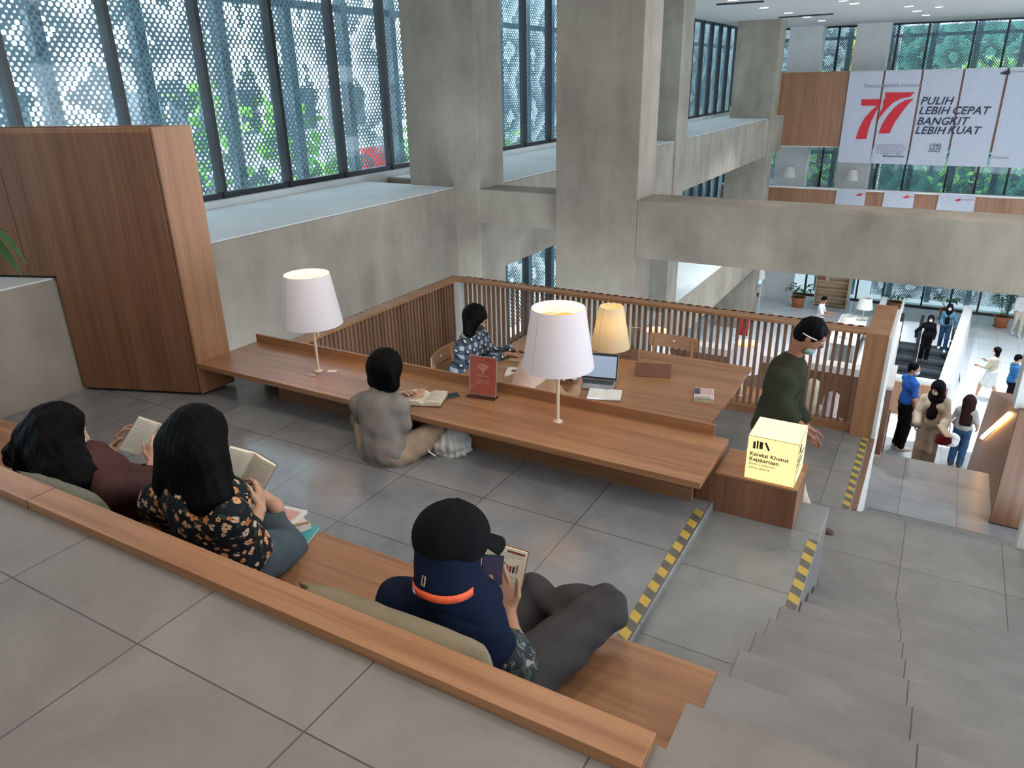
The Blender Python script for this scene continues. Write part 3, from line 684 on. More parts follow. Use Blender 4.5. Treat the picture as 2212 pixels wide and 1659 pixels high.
# wifi signs
M['coral'] = plain('coral red card', (.78, .17, .12), .45, .04, 10)
M['pale'] = plain('pale print', (.80, .50, .42), .6)
def wifi_sign(loc, rz, label, full=True):
    t = empty('wifi_sign', loc, rz, label, 'sign')
    M4 = Matrix.Rotation(R(-8), 4, 'X')
    MB().box(-.105, .105, -.002, .0, .004, .285).box(-.105, .105, .003, .005, .004, .285).build('acrylic_holder', M['acrylic'], t, M4=M4)
    MB().box(-.11, .11, -.045, .045, 0, .003).build('holder_foot', M['acrylic'], t)
    if full: MB().box(-.098, .098, .0002, .0022, .012, .28).build('card', M['coral'], t, M4=M4); MB().box(-.1035, .1035, .0008, .0016, .008, .284).build('card_border', M['paperw'], t, M4=M4)
    else: MB().box(-.105, -.102, -.002, .005, .004, .285).box(.102, .105, -.002, .005, .004, .285).box(-.105, .105, -.002, .005, .282, .285).build('polished_edge', plain('pinkish acrylic edge', (.75, .6, .52), .3), t, M4=M4)
    if full:
        w = MB(); c = (0, -.001, .185)
        for r_ in (.016, .030, .044, .058):
            w.tube([(r_*math.sin(q), -.0012, .168+r_*math.cos(q)) for q in [(-.75+1.5*i/12) for i in range(13)]], .0022, 6)
        w.tube([(0, -.002, .163), (0, -.002, .169)], .005, 8); w.build('wifi_symbol', M['pale'], t, M4=M4)
        fm = lambda z: M4 @ frame_m((0, -.0008, z), (1, 0, 0), (0, 0, 1))
        text_mesh('lettering', 'Akses Wi-Fi', .0165, M['pale'], t, fm(.142), .0003, .0002, 'CENTER')
        text_mesh('lettering', 'Username : jakl', .0155, M['pale'], t, fm(.110), .0003, .0002, 'CENTER')
        text_mesh('lettering', 'Password : bacajkt', .0145, M['pale'], t, fm(.092), .0003, .0002, 'CENTER')
        MB().box(.02, .038, -.001, .0, .258, .264).build('emblem', plain('navy', (.04, .02, .05), .6), t, M4=M4)
        text_mesh('lettering', '@perpusjkt', .008, M['pale'], t, M4 @ frame_m((.04, -.0008, .022), (1, 0, 0), (0, 0, 1)), .0003)
    return t
wifi_sign((-2.525, 3.955, -.645), .12, 'coral red wifi sign in a clear stand on the low table')
wifi_sign((-2.22, 5.92, -.96), .1, 'back of a small acrylic sign behind the open laptop', False)

# laptops and tablet
M['alu'] = plain('silver aluminium', (.42, .40, .38), .35, .04, 8, metal=.7)
M['screenw'] = emis('pale laptop screen', (.42, .55, .72), .55, (.1, .1, .12))
M['screend'] = emis('dim laptop screen', (.30, .34, .40), .2, (.1, .1, .12))
M['keys'] = plain('black keys', (.02, .02, .022), .5)
def laptop(loc, rz, label, lid=105, body=None, mirror=False, screen=None, w=.33, dd=.225):
    """local -y is the user's side"""
    body = body or M['alu']; t = empty('laptop', loc, rz, label, 'laptop')
    MB().box(-w/2, w/2, -dd/2, dd/2, .002, .014).build('base', body, t, .003)
    k = MB()
    for i in range(13):
        for j in range(5): k.box(-w/2+.02+i*.0225, -w/2+.039+i*.0225, -.005+j*.0185, .0105+j*.0185, .014, .0155)
    k.build('keyboard', M['keys'], t)
    MB().box(-.05, .05, -dd/2+.012, -.025, .014, .0145).build('touchpad', plain('touchpad grey', (.30, .29, .28), .3), t)
    Ml = Matrix.Translation(Vector((0, dd/2-.004, .012))) @ Matrix.Rotation(R(lid-90), 4, 'X').inverted()
    MB().box(-w/2, w/2, 0, .006, 0, .222).build('lid', body, t, .003, M4=Ml)
    MB().box(-w/2+.003, w/2-.003, -.0015, 0, .003, .219).build('bezel', M['keys'], t, M4=Ml)
    MB().box(-w/2+.014, w/2-.014, -.0022, -.0015, .018, .196).build('screen', screen or M['screenw'], t, M4=Ml)
    return t
laptop((-2.22, 5.20, -.96), .22, 'open silver laptop with pale lit screen on the large lower table')
laptop((-3.06, 5.55, -.96), R(-78), 'open tan laptop being typed on by the woman in the plaid shirt', lid=112, body=plain('tan laptop shell', (.38, .27, .18), .5), screen=M['screend'], w=.36)
laptop((-1.62, 8.15, -2.66), .15, 'open laptop on the terrace table seen through the slats', screen=M['screend'])
tb = empty('tablet', (-1.86, 5.58, -.96), .28, 'tablet in a brown folding case standing on the lower table', 'tablet')
cs = plain('brown leather case', (.16, .055, .028), .5)
Ml = Matrix.Rotation(R(28), 4, 'X').inverted()
MB().box(-.15, .15, -.004, .006, 0, .115).build('case_back', cs, tb, .002, M4=Ml)
MB().box(-.15, .15, .0, .10, .001, .006).build('case_flap', cs, tb, .002)
MB().box(-.145, .145, .006, .012, .004, .118).build('body', M['keys'], tb, .002, M4=Ml)

# chairs
def chair(loc, rz, label, h=.80, group=None, mat=None):
    """local +y is where the sitter looks"""
    wd = mat or M['chair']; t = empty('dining_chair', loc, rz, label, 'chair', group)
    MB().box(-.21, .21, -.20, .22, .435, .46).build('seat', wd, t, .006)
    for sx in (-1, 1):
        MB().tube([(sx*.18, .19, .44), (sx*.19, .20, 0)], .016, 8).build('leg', wd, t)
        MB().tube([(sx*.185, -.24, 0), (sx*.185, -.20, .44), (sx*.19, -.25, h-.02)], .016, 8).build('leg', wd, t)
    b = MB(); n = 10
    vs = []
    for i in range(n+1):
        u = -1+2*i/n; x = u*.24; y = -.255+.035*u*u-.02
        for dy, z in ((0, h-.13), (0, h), (.018, h), (.018, h-.13)): vs.append((x, y+dy, z))
    fs = []
    for i in range(n):
        for k in range(4): fs.append((i*4+k, i*4+(k+1) % 4, (i+1)*4+(k+1) % 4, (i+1)*4+k))
    fs += [(0, 1, 2, 3), (n*4+3, n*4+2, n*4+1, n*4)]
    b.add(vs, fs).build('backrest', wd, t, .004, smooth=True)
    MB().lathe([(.011, -.002), (.011, .002)], 12, (0, 0, 0)).build('plaque', M['paperw'], t, M4=Matrix.Translation(Vector((0.0, -.279, h-.06))) @ Matrix.Rotation(R(90), 4, 'X'))
    MB().lathe([(.011, -.002), (.011, .002)], 12, (0, 0, 0)).build('plaque', M['paperw'], t, M4=Matrix.Translation(Vector((0.0, -.255, h-.06))) @ Matrix.Rotation(R(90), 4, 'X'))
    return t
M['chair'] = wood('honey chair timber', (.26, .12, .055), (.42, .22, .12), 'x', .45)
M['chairp'] = wood('pale chair timber', (.45, .32, .20), (.6, .45, .30), 'x', .5)
chair((-3.56, 5.32, -1.7), R(-82), 'honey timber chair under the woman in the plaid shirt', h=.77)
chair((-2.03, 6.42, -1.7), R(180), 'empty honey timber chair on the far side of the lower table', h=.755)
chair((-2.56, 4.62, -1.7), 0, 'honey timber chair under the person in beige at the near table side', h=.76)

# cushions
def cushion(name, label, Mx, w, h, th, mat):
    t = MB(); n = 16; vs = []; fs = []
    rng = random.Random(3)
    for s in (1, -1):
        for i in range(n+1):
            for j in range(n+1):
                u = -1+2*i/n; v = -1+2*j/n
                e_ = max(0, (1-u**4))**.5*max(0, (1-v**4))**.5
                wob = .014*abs(math.sin(u*8+v*3))*e_+.010*abs(math.sin(v*9-u*6))*e_-.012*e_
                vs.append((u*w/2*(1-.04*(1-e_)*abs(v)), v*h/2*(1-.05*(1-abs(u)**3)), s*(th/2*e_**.8+wob*.6)+(wob if s > 0 else wob)))
    for s in range(2):
        o_ = s*(n+1)**2
        for i in range(n):
            for j in range(n):
                q = (o_+i*(n+1)+j, o_+(i+1)*(n+1)+j, o_+(i+1)*(n+1)+j+1, o_+i*(n+1)+j+1); fs.append(q if s == 0 else q[::-1])
    t.add(vs, fs); o = t.build(name, mat, smooth=True, M4=Mx)
    bm = bmesh.new(); bm.from_mesh(o.data); bmesh.ops.remove_doubles(bm, verts=bm.verts[:], dist=.0006); bm.to_mesh(o.data); bm.free()
    for pz in o.data.polygons: pz.use_smooth = True
    return tag(o, label, 'cushion')
M['cush'] = fabric('olive beige linen', (.21, .175, .115), weave=300, var=.1)
cushion('cushion', 'beige cushion leaning on the bench ledge behind the person in the cap', frame_m((-1.12, 1.285, -.22), (1, .02, .01), (0, -.22, .97)), .66, .52, .15, M['cush'])
M['cush2'] = fabric('sage linen', (.15, .155, .12), weave=300, var=.1)
cushion('cushion', 'sage cushion on the bench behind the woman in the maroon knit', frame_m((-2.72, 1.30, -.24), (1, .0, .04), (0, -.22, .97)), .5, .5, .14, M['cush2'])

# white cloth bag under the table
def crumple(name, label, loc, sx, sy, sz, mat, seed):
    bm = bmesh.new(); bmesh.ops.create_icosphere(bm, subdivisions=5, radius=1); rng = np.random.RandomState(seed)
    ks = rng.normal(size=(14, 3))*2.4; ph = rng.rand(14)*6.3
    for v in bm.verts:
        p = v.co.copy(); a = 0
        for k in range(14): a += abs(math.sin(p.x*ks[k, 0]+p.y*ks[k, 1]+p.z*ks[k, 2]+ph[k]))
        f = .72+.38*(a/14)*1.3-.12*abs(math.sin(p.x*9+p.y*5))
        v.co = Vector((p.x*sx*f, p.y*sy*f, max(-.5*sz, p.z*sz*f*(1.0+.25*math.sin(p.x*5)))+.5*sz))
    me = bpy.data.meshes.new(name); bm.to_mesh(me); bm.free(); me.materials.append(mat)
    for q in me.polygons: q.use_smooth = True
    o = bpy.data.objects.new(name, me); COL.objects.link(o); o.location = loc; return tag(o, label, 'bag')
M['plastic'] = plain('greyish white plastic', (.50, .48, .46), .35, .15, 9)
crumple('plastic_bag', 'crumpled white plastic bag on the floor under the low table', (-2.60, 3.63, -.93), .17, .12, .12, M['plastic'], 4)
o = MB().tube([(0, 0, 0), (-.02, -.05, .07), (.02, -.09, .05), (.05, -.06, 0.01)], .006, 6).build('bag_strap', M['paperw']); o.location = (-2.66, 3.55, -.92); tag(o, 'white loop strap of the bag beside the trousers of the woman in grey', 'strap')

# leaf of a potted plant on the parapet at the left edge
M['leaf'] = plain('glossy green leaf', (.025, .085, .02), .35, .25, 6)
def leaf(mb, p0, p1, w, sag, n=10, fold=.25):
    p0 = Vector(p0); p1 = Vector(p1); dr = p1-p0; side = dr.cross(Vector((0, 0, 1))).normalized(); vs = []; fs = []
    for i in range(n+1):
        u = i/n; c = p0+dr*u+Vector((0, 0, sag*4*u*(1-u))); ww = w*math.sin(math.pi*min(1, u*.92+.08))**.8*(1-u*.25)
        up_ = Vector((0, 0, ww*fold)); vs += [c-side*ww+up_, c, c+side*ww+up_]
    for i in range(n): fs += [(3*i, 3*i+1, 3*i+4, 3*i+3), (3*i+1, 3*i+2, 3*i+5, 3*i+4)]
    mb.add(vs, fs)
def plant(loc, label, s=1.0, nl=9, L=.35, w=.05, pot=(.40, .14, .06), hpot=.38, rpot=.2, seed=1, extra=None, up=.6):
    t = empty('potted_plant', loc, 0, label, 'plant'); rng = random.Random(seed)
    MB().lathe([(rpot*.62, 0), (rpot*.72, .02), (rpot, hpot-.07), (rpot*1.08, hpot-.07), (rpot*1.1, hpot), (rpot*.98, hpot), (rpot*.94, hpot-.05), (0.001, hpot-.05)], 24, cap=False).build('pot', plain('pot %s' % str(pot), pot, .8, .1, 6), t, smooth=True)
    MB().lathe([(rpot*.85, 0), (rpot*.95, .03)], 24).build('saucer', plain('pot %s' % str(pot), pot, .8), t)
    MB().lathe([(.001, hpot-.045), (rpot*.95, hpot-.045)], 20, cap=False).build('soil', plain('dark soil', (.03, .02, .012), .95), t)
    st_ = MB(); lf = MB()
    for i in range(nl):
        a = i*2.4+rng.random(); r_ = .25+.5*rng.random(); hh = up*(.6+.5*rng.random())
        tip = Vector((math.cos(a)*r_*.5, math.sin(a)*r_*.5, hpot+hh)); st_.tube([(0, 0, hpot-.05), tip*.5+Vector((0, 0, hpot*.3)), tip], .006, 5)
        for k in range(3):
            b = a+(k-1)*.9; leaf(lf, tip-Vector((0, 0, .06*k)), tip+Vector((math.cos(b)*L, math.sin(b)*L, -.05-.12*rng.random())), w, .05)
    if extra: extra(lf)
    st_.build('stem', plain('green stem', (.05, .12, .03), .6), t); lf.build('leaves', M['leaf'], t, smooth=True); return t
def near_leaves(lf):
    leaf(lf, (.44, .05, .52), (.685, .10, .195), .040, .03); leaf(lf, (.46, .10, .50), (.79, .10, .28), .026, .05); lf.tube([(0, 0, .22), (.25, .03, .50), (.46, .06, .52)], .006, 6)
plant((-5.62-.35, 2.5, .012), 'leafy plant on the concrete parapet at the cabinet, mostly beyond the edge', nl=5, L=.22, w=.035, hpot=.25, rpot=.13, extra=near_leaves, up=.3)

# ================================================================== PEOPLE: smooth bodies grown from joints
class Field:
    """soft union of rounded limbs and ellipsoids on a grid, turned into one continuous skin"""
    def __init__(s, k=.02): s.p = []; s.k = k; s.sub = []; s.cut = []; s.disp = None
    def cone(s, a, b, r1, r2, k=None): s.p.append(('c', np.array(a, float), np.array(b, float), r1, r2, s.k if k is None else k)); return s
    def chain(s, pts, rads, k=None):
        for i in range(len(pts)-1): s.cone(pts[i], pts[i+1], rads[i], rads[i+1], k)
        return s
    def ell(s, c, rad, B=None, k=None): s.p.append(('e', np.array(c, float), np.array(rad, float), np.array(B, float) if B is not None else np.eye(3), s.k if k is None else k)); return s
    def carve(s, c, rad, B=None): s.sub.append((np.array(c, float), np.array(rad, float), np.array(B, float) if B is not None else np.eye(3))); return s
    def plane(s, pt, n): s.cut.append((np.array(pt, float), np.array(n, float))); return s
    def bbox(s):
        lo = np.full(3, 1e9); hi = -lo
        for q in s.p:
            if q[0] == 'c':
                r = max(q[3], q[4]); lo = np.minimum(lo, np.minimum(q[1], q[2])-r); hi = np.maximum(hi, np.maximum(q[1], q[2])+r)
            else:
                r = q[2].max(); lo = np.minimum(lo, q[1]-r); hi = np.maximum(hi, q[1]+r)
        return lo, hi
    def mesh(s, res):
        lo, hi = s.bbox(); pad = 3*res+.012; lo = lo-pad; hi = hi+pad
        n = np.ceil((hi-lo)/res).astype(int)+1
        D = np.full(n, .2, np.float32)
        ax = [lo[i]+res*np.arange(n[i]) for i in range(3)]
        for q in s.p:
            k = q[5] if q[0] == 'c' else q[4]
            if q[0] == 'c':
                r = max(q[3], q[4]); l_ = np.minimum(q[1], q[2])-r; h_ = np.maximum(q[1], q[2])+r
            else:
                r = q[2].max(); l_ = q[1]-r; h_ = q[1]+r
            m_ = k+2*res+.01
            i0 = np.maximum(0, ((l_-m_-lo)/res).astype(int)); i1 = np.minimum(n, ((h_+m_-lo)/res).astype(int)+2)
            X, Y, Z = np.meshgrid(ax[0][i0[0]:i1[0]], ax[1][i0[1]:i1[1]], ax[2][i0[2]:i1[2]], indexing='ij', sparse=True)
            if q[0] == 'c':
                a, b = q[1], q[2]; ab = b-a; L = max(ab@ab, 1e-9)
                h = np.clip(((X-a[0])*ab[0]+(Y-a[1])*ab[1]+(Z-a[2])*ab[2])/L, 0, 1)
                d = np.sqrt((X-a[0]-h*ab[0])**2+(Y-a[1]-h*ab[1])**2+(Z-a[2]-h*ab[2])**2)-(q[3]+(q[4]-q[3])*h)
            else:
                d = s._e(X, Y, Z, q[1], q[2], q[3])
            sl_ = (slice(i0[0], i1[0]), slice(i0[1], i1[1]), slice(i0[2], i1[2])); cur = D[sl_]
            if k > 0:
                h = np.maximum(k-np.abs(cur-d), 0)/k; D[sl_] = np.minimum(cur, d)-h*h*k*.25
            else: D[sl_] = np.minimum(cur, d)
        if s.disp or s.sub or s.cut:
            X, Y, Z = np.meshgrid(*ax, indexing='ij', sparse=True)
            if s.disp: D += s.disp(X, Y, Z).astype(np.float32)
            for c, r, B in s.sub: D = np.maximum(D, -s._e(X, Y, Z, c, r, B)).astype(np.float32)
            for c, nn in s.cut: D = np.maximum(D, (X-c[0])*nn[0]+(Y-c[1])*nn[1]+(Z-c[2])*nn[2]).astype(np.float32)
        return s._nets(D, lo, res)
    @staticmethod
    def _e(X, Y, Z, c, r, B):
        x = X-c[0]; y = Y-c[1]; z = Z-c[2]
        u = x*B[0][0]+y*B[0][1]+z*B[0][2]; v = x*B[1][0]+y*B[1][1]+z*B[1][2]; w = x*B[2][0]+y*B[2][1]+z*B[2][2]
        k0 = np.sqrt((u/r[0])**2+(v/r[1])**2+(w/r[2])**2); k1 = np.sqrt((u/r[0]**2)**2+(v/r[1]**2)**2+(w/r[2]**2)**2)
        return k0*(k0-1)/np.maximum(k1, 1e-6)
    @staticmethod
    def _nets(D, lo, res):
        S = D < 0; n = D.shape
        cnt = np.zeros((n[0]-1, n[1]-1, n[2]-1), np.uint8)
        offs = [(i, j, k) for i in (0, 1) for j in (0, 1) for k in (0, 1)]
        for i, j, k in offs: cnt += S[i:n[0]-1+i, j:n[1]-1+j, k:n[2]-1+k]
        act = np.argwhere((cnt > 0) & (cnt < 8))
        idx = np.full(cnt.shape, -1, np.int32); idx[act[:, 0], act[:, 1], act[:, 2]] = np.arange(len(act))
        V = np.zeros((len(act), 3)); C = np.zeros(len(act))
        cv = {o: D[act[:, 0]+o[0], act[:, 1]+o[1], act[:, 2]+o[2]].astype(float) for o in offs}
        for a in offs:
            for d_ in range(3):
                if a[d_]: continue
                b = list(a); b[d_] = 1; b = tuple(b); va, vb = cv[a], cv[b]; m_ = (va < 0) != (vb < 0)
                t = np.where(m_, va/np.where(m_, va-vb, 1), 0)
                P = np.array(a, float)[None, :].repeat(len(act), 0); P[:, d_] += t
                V += P*m_[:, None]; C += m_
        V = lo+res*(act+V/C[:, None])
        F = []
        for d_ in range(3):
            e1, e2 = [(1, 2), (2, 0), (0, 1)][d_]
            sl0 = [slice(1, m_-1) for m_ in n]; sl1 = list(sl0); sl0[d_] = slice(0, n[d_]-1); sl1[d_] = slice(1, n[d_])
            A_ = S[tuple(sl0)]; B_ = S[tuple(sl1)]; ch = np.argwhere(A_ != B_)
            if len(ch) == 0: continue
            fl = A_[ch[:, 0], ch[:, 1], ch[:, 2]]
            base = ch+1; base[:, d_] -= 1
            def g(o1, o2):
                q = base.copy(); q[:, e1] -= o1; q[:, e2] -= o2; return idx[q[:, 0], q[:, 1], q[:, 2]]
            q = np.stack([g(1, 1), g(0, 1), g(0, 0), g(1, 0)], 1); q[~fl] = q[~fl][:, ::-1]; F.append(q)
        return V, np.concatenate(F)
    def build(s, name, mat, parent, res, origin=None):
        V, F = s.mesh(res)
        if origin is not None: V = V-np.array(origin)
        me = bpy.data.meshes.new(name); me.vertices.add(len(V)); me.vertices.foreach_set('co', V.ravel().astype(np.float32))
        me.loops.add(F.size); me.loops.foreach_set('vertex_index', F.ravel().astype(np.int32)); me.polygons.add(len(F))
        me.polygons.foreach_set('loop_start', np.arange(0, F.size, 4, dtype=np.int32)); me.polygons.foreach_set('loop_total', np.full(len(F), 4, np.int32))
        me.update(calc_edges=True); me.validate(); me.materials.append(mat); me.polygons.foreach_set('use_smooth', [True]*len(me.polygons)); me.update()
        o = bpy.data.objects.new(name, me); COL.objects.link(o)
        if parent: o.parent = parent
        return o

def folds(amp, f=(38, 30, 22), seed=0):
    r = np.random.RandomState(seed); ph = r.rand(6)*6.3
    def fn(X, Y, Z):
        a = np.sin(X*f[0]+Y*9+Z*f[2]*.6+ph[0]+1.6*np.sin(Z*13+ph[1])); b = np.sin(Y*f[1]-X*12+Z*17+ph[2]+1.4*np.sin(X*15+ph[3])); c = np.sin(Z*f[2]*1.7+X*21+ph[4]+1.5*np.sin(Y*18+ph[5]))
        return amp*(a*b*.7+c*.5)
    return fn
def strands(amp, ax='z', f=150, seed=0):
    r = np.random.RandomState(seed); ph = r.rand(4)*6.3
    def fn(X, Y, Z): return amp*(np.sin(X*f+Z*9+ph[0]+2*np.sin(Z*11+ph[2]))*.6+np.sin(Y*f*.9-Z*7+ph[1]+2*np.sin(Z*9+ph[3]))*.6)
    return fn

def V3(*a): return np.array(a, float)
def nrm(v): v = np.array(v, float); return v/max(1e-9, np.linalg.norm(v))
def lerp(a, b, t): return np.array(a, float)*(1-t)+np.array(b, float)*t
def basis(right, up):
    u = nrm(up); r = np.array(right, float); r = nrm(r-u*(r@u)); f = np.cross(u, r); return np.array([r, f, u])
def P3(v): return np.array((v.x, v.y, v.z))

def skin(name, c):
    if name in MATS: return MATS[name]
    mt, n, l, p = newmat(name); v = coords(n, l); f = noise(n, l, v, 18, 4)
    r = ramp(n, [(.3, tuple(x*.88 for x in c)), (.7, tuple(min(1, x*1.1) for x in c))]); l.new(f, r.inputs[0]); l.new(r.outputs[0], p.inputs['Base Color'])
    setp(p, rough=.5, spec=.35); p.inputs['Subsurface Weight'].default_value = .12; p.inputs['Subsurface Radius'].default_value = (.012, .005, .003); MATS[name] = mt; return mt
def hairmat(name, c=(.0012, .0011, .0011)):
    if name in MATS: return MATS[name]
    mt, n, l, p = newmat(name); v = coords(n, l, (160, 160, 9)); f = noise(n, l, v, 1, 3)
    r = ramp(n, [(.3, tuple(x*.6 for x in c)), (.75, tuple(x*1.7 for x in c))]); l.new(f, r.inputs[0]); l.new(r.outputs[0], p.inputs['Base Color']); setp(p, rough=.55, spec=.07)
    bump(n, l, f, .5, .004, p); MATS[name] = mt; return mt
SK = skin('tan skin', (.36, .185, .115)); SKL = skin('light tan skin', (.46, .26, .17))
HB = hairmat('black hair'); HBR = hairmat('dark brown hair', (.018, .008, .006))
MATS['mask_w'] = plain('white face mask', (.66, .68, .68), .8); MATS['mask_k'] = plain('black face mask', (.01, .01, .012), .8)
MATS['eyew'] = plain('eye white', (.55, .53, .5), .3); MATS['iris'] = plain('dark iris', (.02, .01, .008), .2)

def hand_prims(F, wr, dr, palm, thumb, curl=(.5, .5, .5, .5), s=1.0, tcurl=.3, spread=1.0, th_up=0):
    """wr wrist, dr towards the fingers, palm the way the palm faces, thumb the side the thumb is on"""
    d = nrm(dr); pn = nrm(np.array(palm)-d*(np.array(palm)@d)); sd = np.cross(d, pn)
    if sd@np.array(thumb, float) < 0: sd = -sd
    wr = np.array(wr, float)
    L = [(.042, .026, .020), (.046, .030, .022), (.043, .027, .021), (.034, .021, .018)]; off = [.026, .009, -.008, -.024]; kn = [.078, .082, .078, .070]
    for i in range(4):
        k0 = wr+sd*off[i]*.55*s+d*.01*s; k1 = wr+sd*off[i]*s*spread+d*kn[i]*s
        F.cone(k0, k1, .0135*s, .0115*s, .008)
        p = k1; a = 0; f = nrm(d+sd*off[i]*1.2*(spread-.6))
        for j in range(3):
            a += curl[i]*(1.0 if j else .8); q = p+(f*math.cos(a)+pn*math.sin(a))*L[i][j]*s
            F.cone(p, q, (.0092-.0008*j)*s, (.0086-.0009*j)*s, .0035); p = q
    t0 = wr+sd*.018*s+d*.018*s; t1 = t0+nrm(sd*.8+d*.75+pn*.25)*.036*s; F.cone(t0, t1, .0145*s, .0115*s, .008)
    f = nrm(sd*.35+d*1.0+pn*tcurl*1.0); t2 = t1+f*.032*s; F.cone(t1, t2, .0108*s, .0098*s, .004); t3 = t2+nrm(f+pn*tcurl)*.025*s; F.cone(t2, t3, .0098*s, .0075*s, .004)

def person(name, label, J, res=.012, sk=None, shirt=None, trousers=None, shoes=None, hair=None, hands=None, build=1.0, female=False, group=None, face=True, skirt=None, extra=None, tex_origin=True):
    """J holds joints in place coordinates: hc head centre, hf face direction, neck, mid, pelvis, sh/el/wr/hip/kn/an/toe with L and R"""
    root = empty(name, tuple(J['base']), 0, label, 'person', group); O = J['base']; s = build
    sk = sk or SK; J.setdefault('mid', lerp(J['neck'], J['pelvis'], .55))
    right = nrm(np.array(J['shR'])-np.array(J['shL'])); B1 = basis(right, np.array(J['neck'])-np.array(J['mid'])); hr = nrm(np.array(J['hipR'])-np.array(J['hipL'])); B2 = basis(hr, np.array(J['mid'])-np.array(J['pelvis']))
    hu0 = nrm(np.array(J['hc'])-np.array(J['neck'])); hf = nrm(J['hf']); hu = nrm(J.get('hu', hu0)); hu = nrm(hu-hf*(hu@hf)); hrr = np.cross(hf, hu); HBs = np.array([hrr, hf, hu]); hc = np.array(J['hc'], float)
    sw = .92 if female else 1.0
    chest = lerp(J['neck'], J['mid'], .50); belly = lerp(J['mid'], J['pelvis'], .35); pel = np.array(J['pelvis'], float)
    def torso(F, g):
        F.ell(chest, (.150*s*sw+g, .098*s+g, .15*s+g), B1, .05); F.ell(belly, (.130*s*sw+g, .092*s+g, .14*s+g), B2, .05); F.ell(pel, (.150*s+g, .105*s+g, .11*s+g), B2, .05)
        nb = np.array(J['neck'], float)-B1[2]*.03
        for q in 'LR': F.cone(nb, J['sh'+q], .05*s+g, .050*s+g, .04)
        if female:
            for x in (-1, 1): F.ell(chest+B1[0]*x*.065+B1[1]*.07, (.055+g, .05+g, .055+g), B1, .04)
    F = Field(.02); torso(F, 0)
    F.ell(hc+hu*.015, (.073*s, .092*s, .098*s), HBs, .02); F.ell(hc+hf*.028-hu*.045, (.056*s, .062*s, .066*s), HBs, .03)
    F.cone(hc-hu*.055-hf*.018, J['neck'], .050*s, .052*s, .03)
    if face:
        F.cone(hc+hf*.088+hu*.012, hc+hf*.108-hu*.022, .009*s, .013*s, .012); F.ell(hc+hf*.082-hu*.052, (.024*s, .014*s, .008*s), HBs, .008); F.ell(hc+hf*.076-hu*.086, (.024*s, .02*s, .016*s), HBs, .015)
        for x in (-1, 1):
            F.ell(hc+hrr*x*.074-hf*.006-hu*.012, (.009, .018, .030), HBs, .006); F.ell(hc+hrr*x*.030+hf*.080+hu*.030, (.024, .012, .008), HBs, .012)
            F.carve(hc+hrr*x*.031+hf*.095+hu*.010, (.014, .013, .009), HBs)
    for q in 'LR':
        F.chain([J['sh'+q], J['el'+q], J['wr'+q]], [.045*s, .037*s, .0245*s])
        F.cone(lerp(J['el'+q], J['wr'+q], .25), lerp(J['el'+q], J['wr'+q], .4), .036*s, .033*s)
        F.chain([J['hip'+q], J['kn'+q], J['an'+q]], [.075*s, .052*s, .034*s]); F.cone(lerp(J['kn'+q], J['an'+q], .25), lerp(J['kn'+q], J['an'+q], .35), .050*s, .046*s)
        an = np.array(J['an'+q], float); toe = np.array(J['toe'+q], float); F.chain([an-nrm(toe-an)*.03+V3(0, 0, -.02), lerp(an, toe, .6)+V3(0, 0, -.01), toe], [.032*s, .030*s, .020*s])
        hd = (hands or {}).get(q)
        if hd: hand_prims(F, J['wr'+q], *hd[0], **hd[1])
        else:
            w_ = np.array(J['wr'+q], float); fd = nrm(w_-np.array(J['el'+q], float)); hand_prims(F, w_, fd, -right*(1 if q == 'R' else -1)+B1[1]*.2, B1[1], curl=(.35, .4, .45, .5), s=s)
    F.build('body', sk, root, res, O)
    if face:
        for x in (-1, 1):
            e_ = hc+hrr*x*.031+hf*.082+hu*.010-np.array(O); b = MB(); b.lathe([(.0001, -.0115), (.008, -.008), (.0115, 0), (.008, .008), (.0001, .0115)], 12, tuple(e_), cap=False); b.build('eye', MATS['eyew'], root, smooth=True)
            b = MB(); q_ = e_+hf*.0095; b.lathe([(.0001, -.005), (.005, 0), (.0001, .005)], 10, tuple(q_), cap=False); b.build('iris', MATS['iris'], root, smooth=True)
    rc = res*1.0
    if trousers:
        F = Field(.025); g = trousers.get('g', .014); F.ell(pel, (.150*s+g, .105*s+g, .11*s+g), B2, .05); F.ell(belly, (.128*s*sw+g, .09*s+g, .11*s+g), B2, .05)
        e0, e1 = trousers.get('ends', (1, 1)); r_ = trousers.get('r', (.078, .058, .048))
        for q, en in (('L', e0), ('R', e1)):
            if en > .5:
                F.chain([J['hip'+q], J['kn'+q], lerp(J['kn'+q], J['an'+q], (en-.5)*2)], [r_[0]*s+g, r_[1]*s+g, r_[2]*s+g])
            else: F.cone(J['hip'+q], lerp(J['hip'+q], J['kn'+q], en*2), r_[0]*s+g, r_[1]*s+g)
        F.disp = folds(trousers.get('fold', .004), seed=3)
        F.build('trousers', trousers['mat'], root, rc, O)
    if skirt:
        F = Field(.03); F.ell(pel, (.165*s, .125*s, .11*s), B2, .05); F.cone(pel, lerp(J['hipL'], J['knL'], skirt['len'])*.5+lerp(J['hipR'], J['knR'], skirt['len'])*.5, .15, skirt['r'], .05); F.disp = folds(.006, (60, 60, 8), 2)
        F.build('skirt', skirt['mat'], root, rc, O)
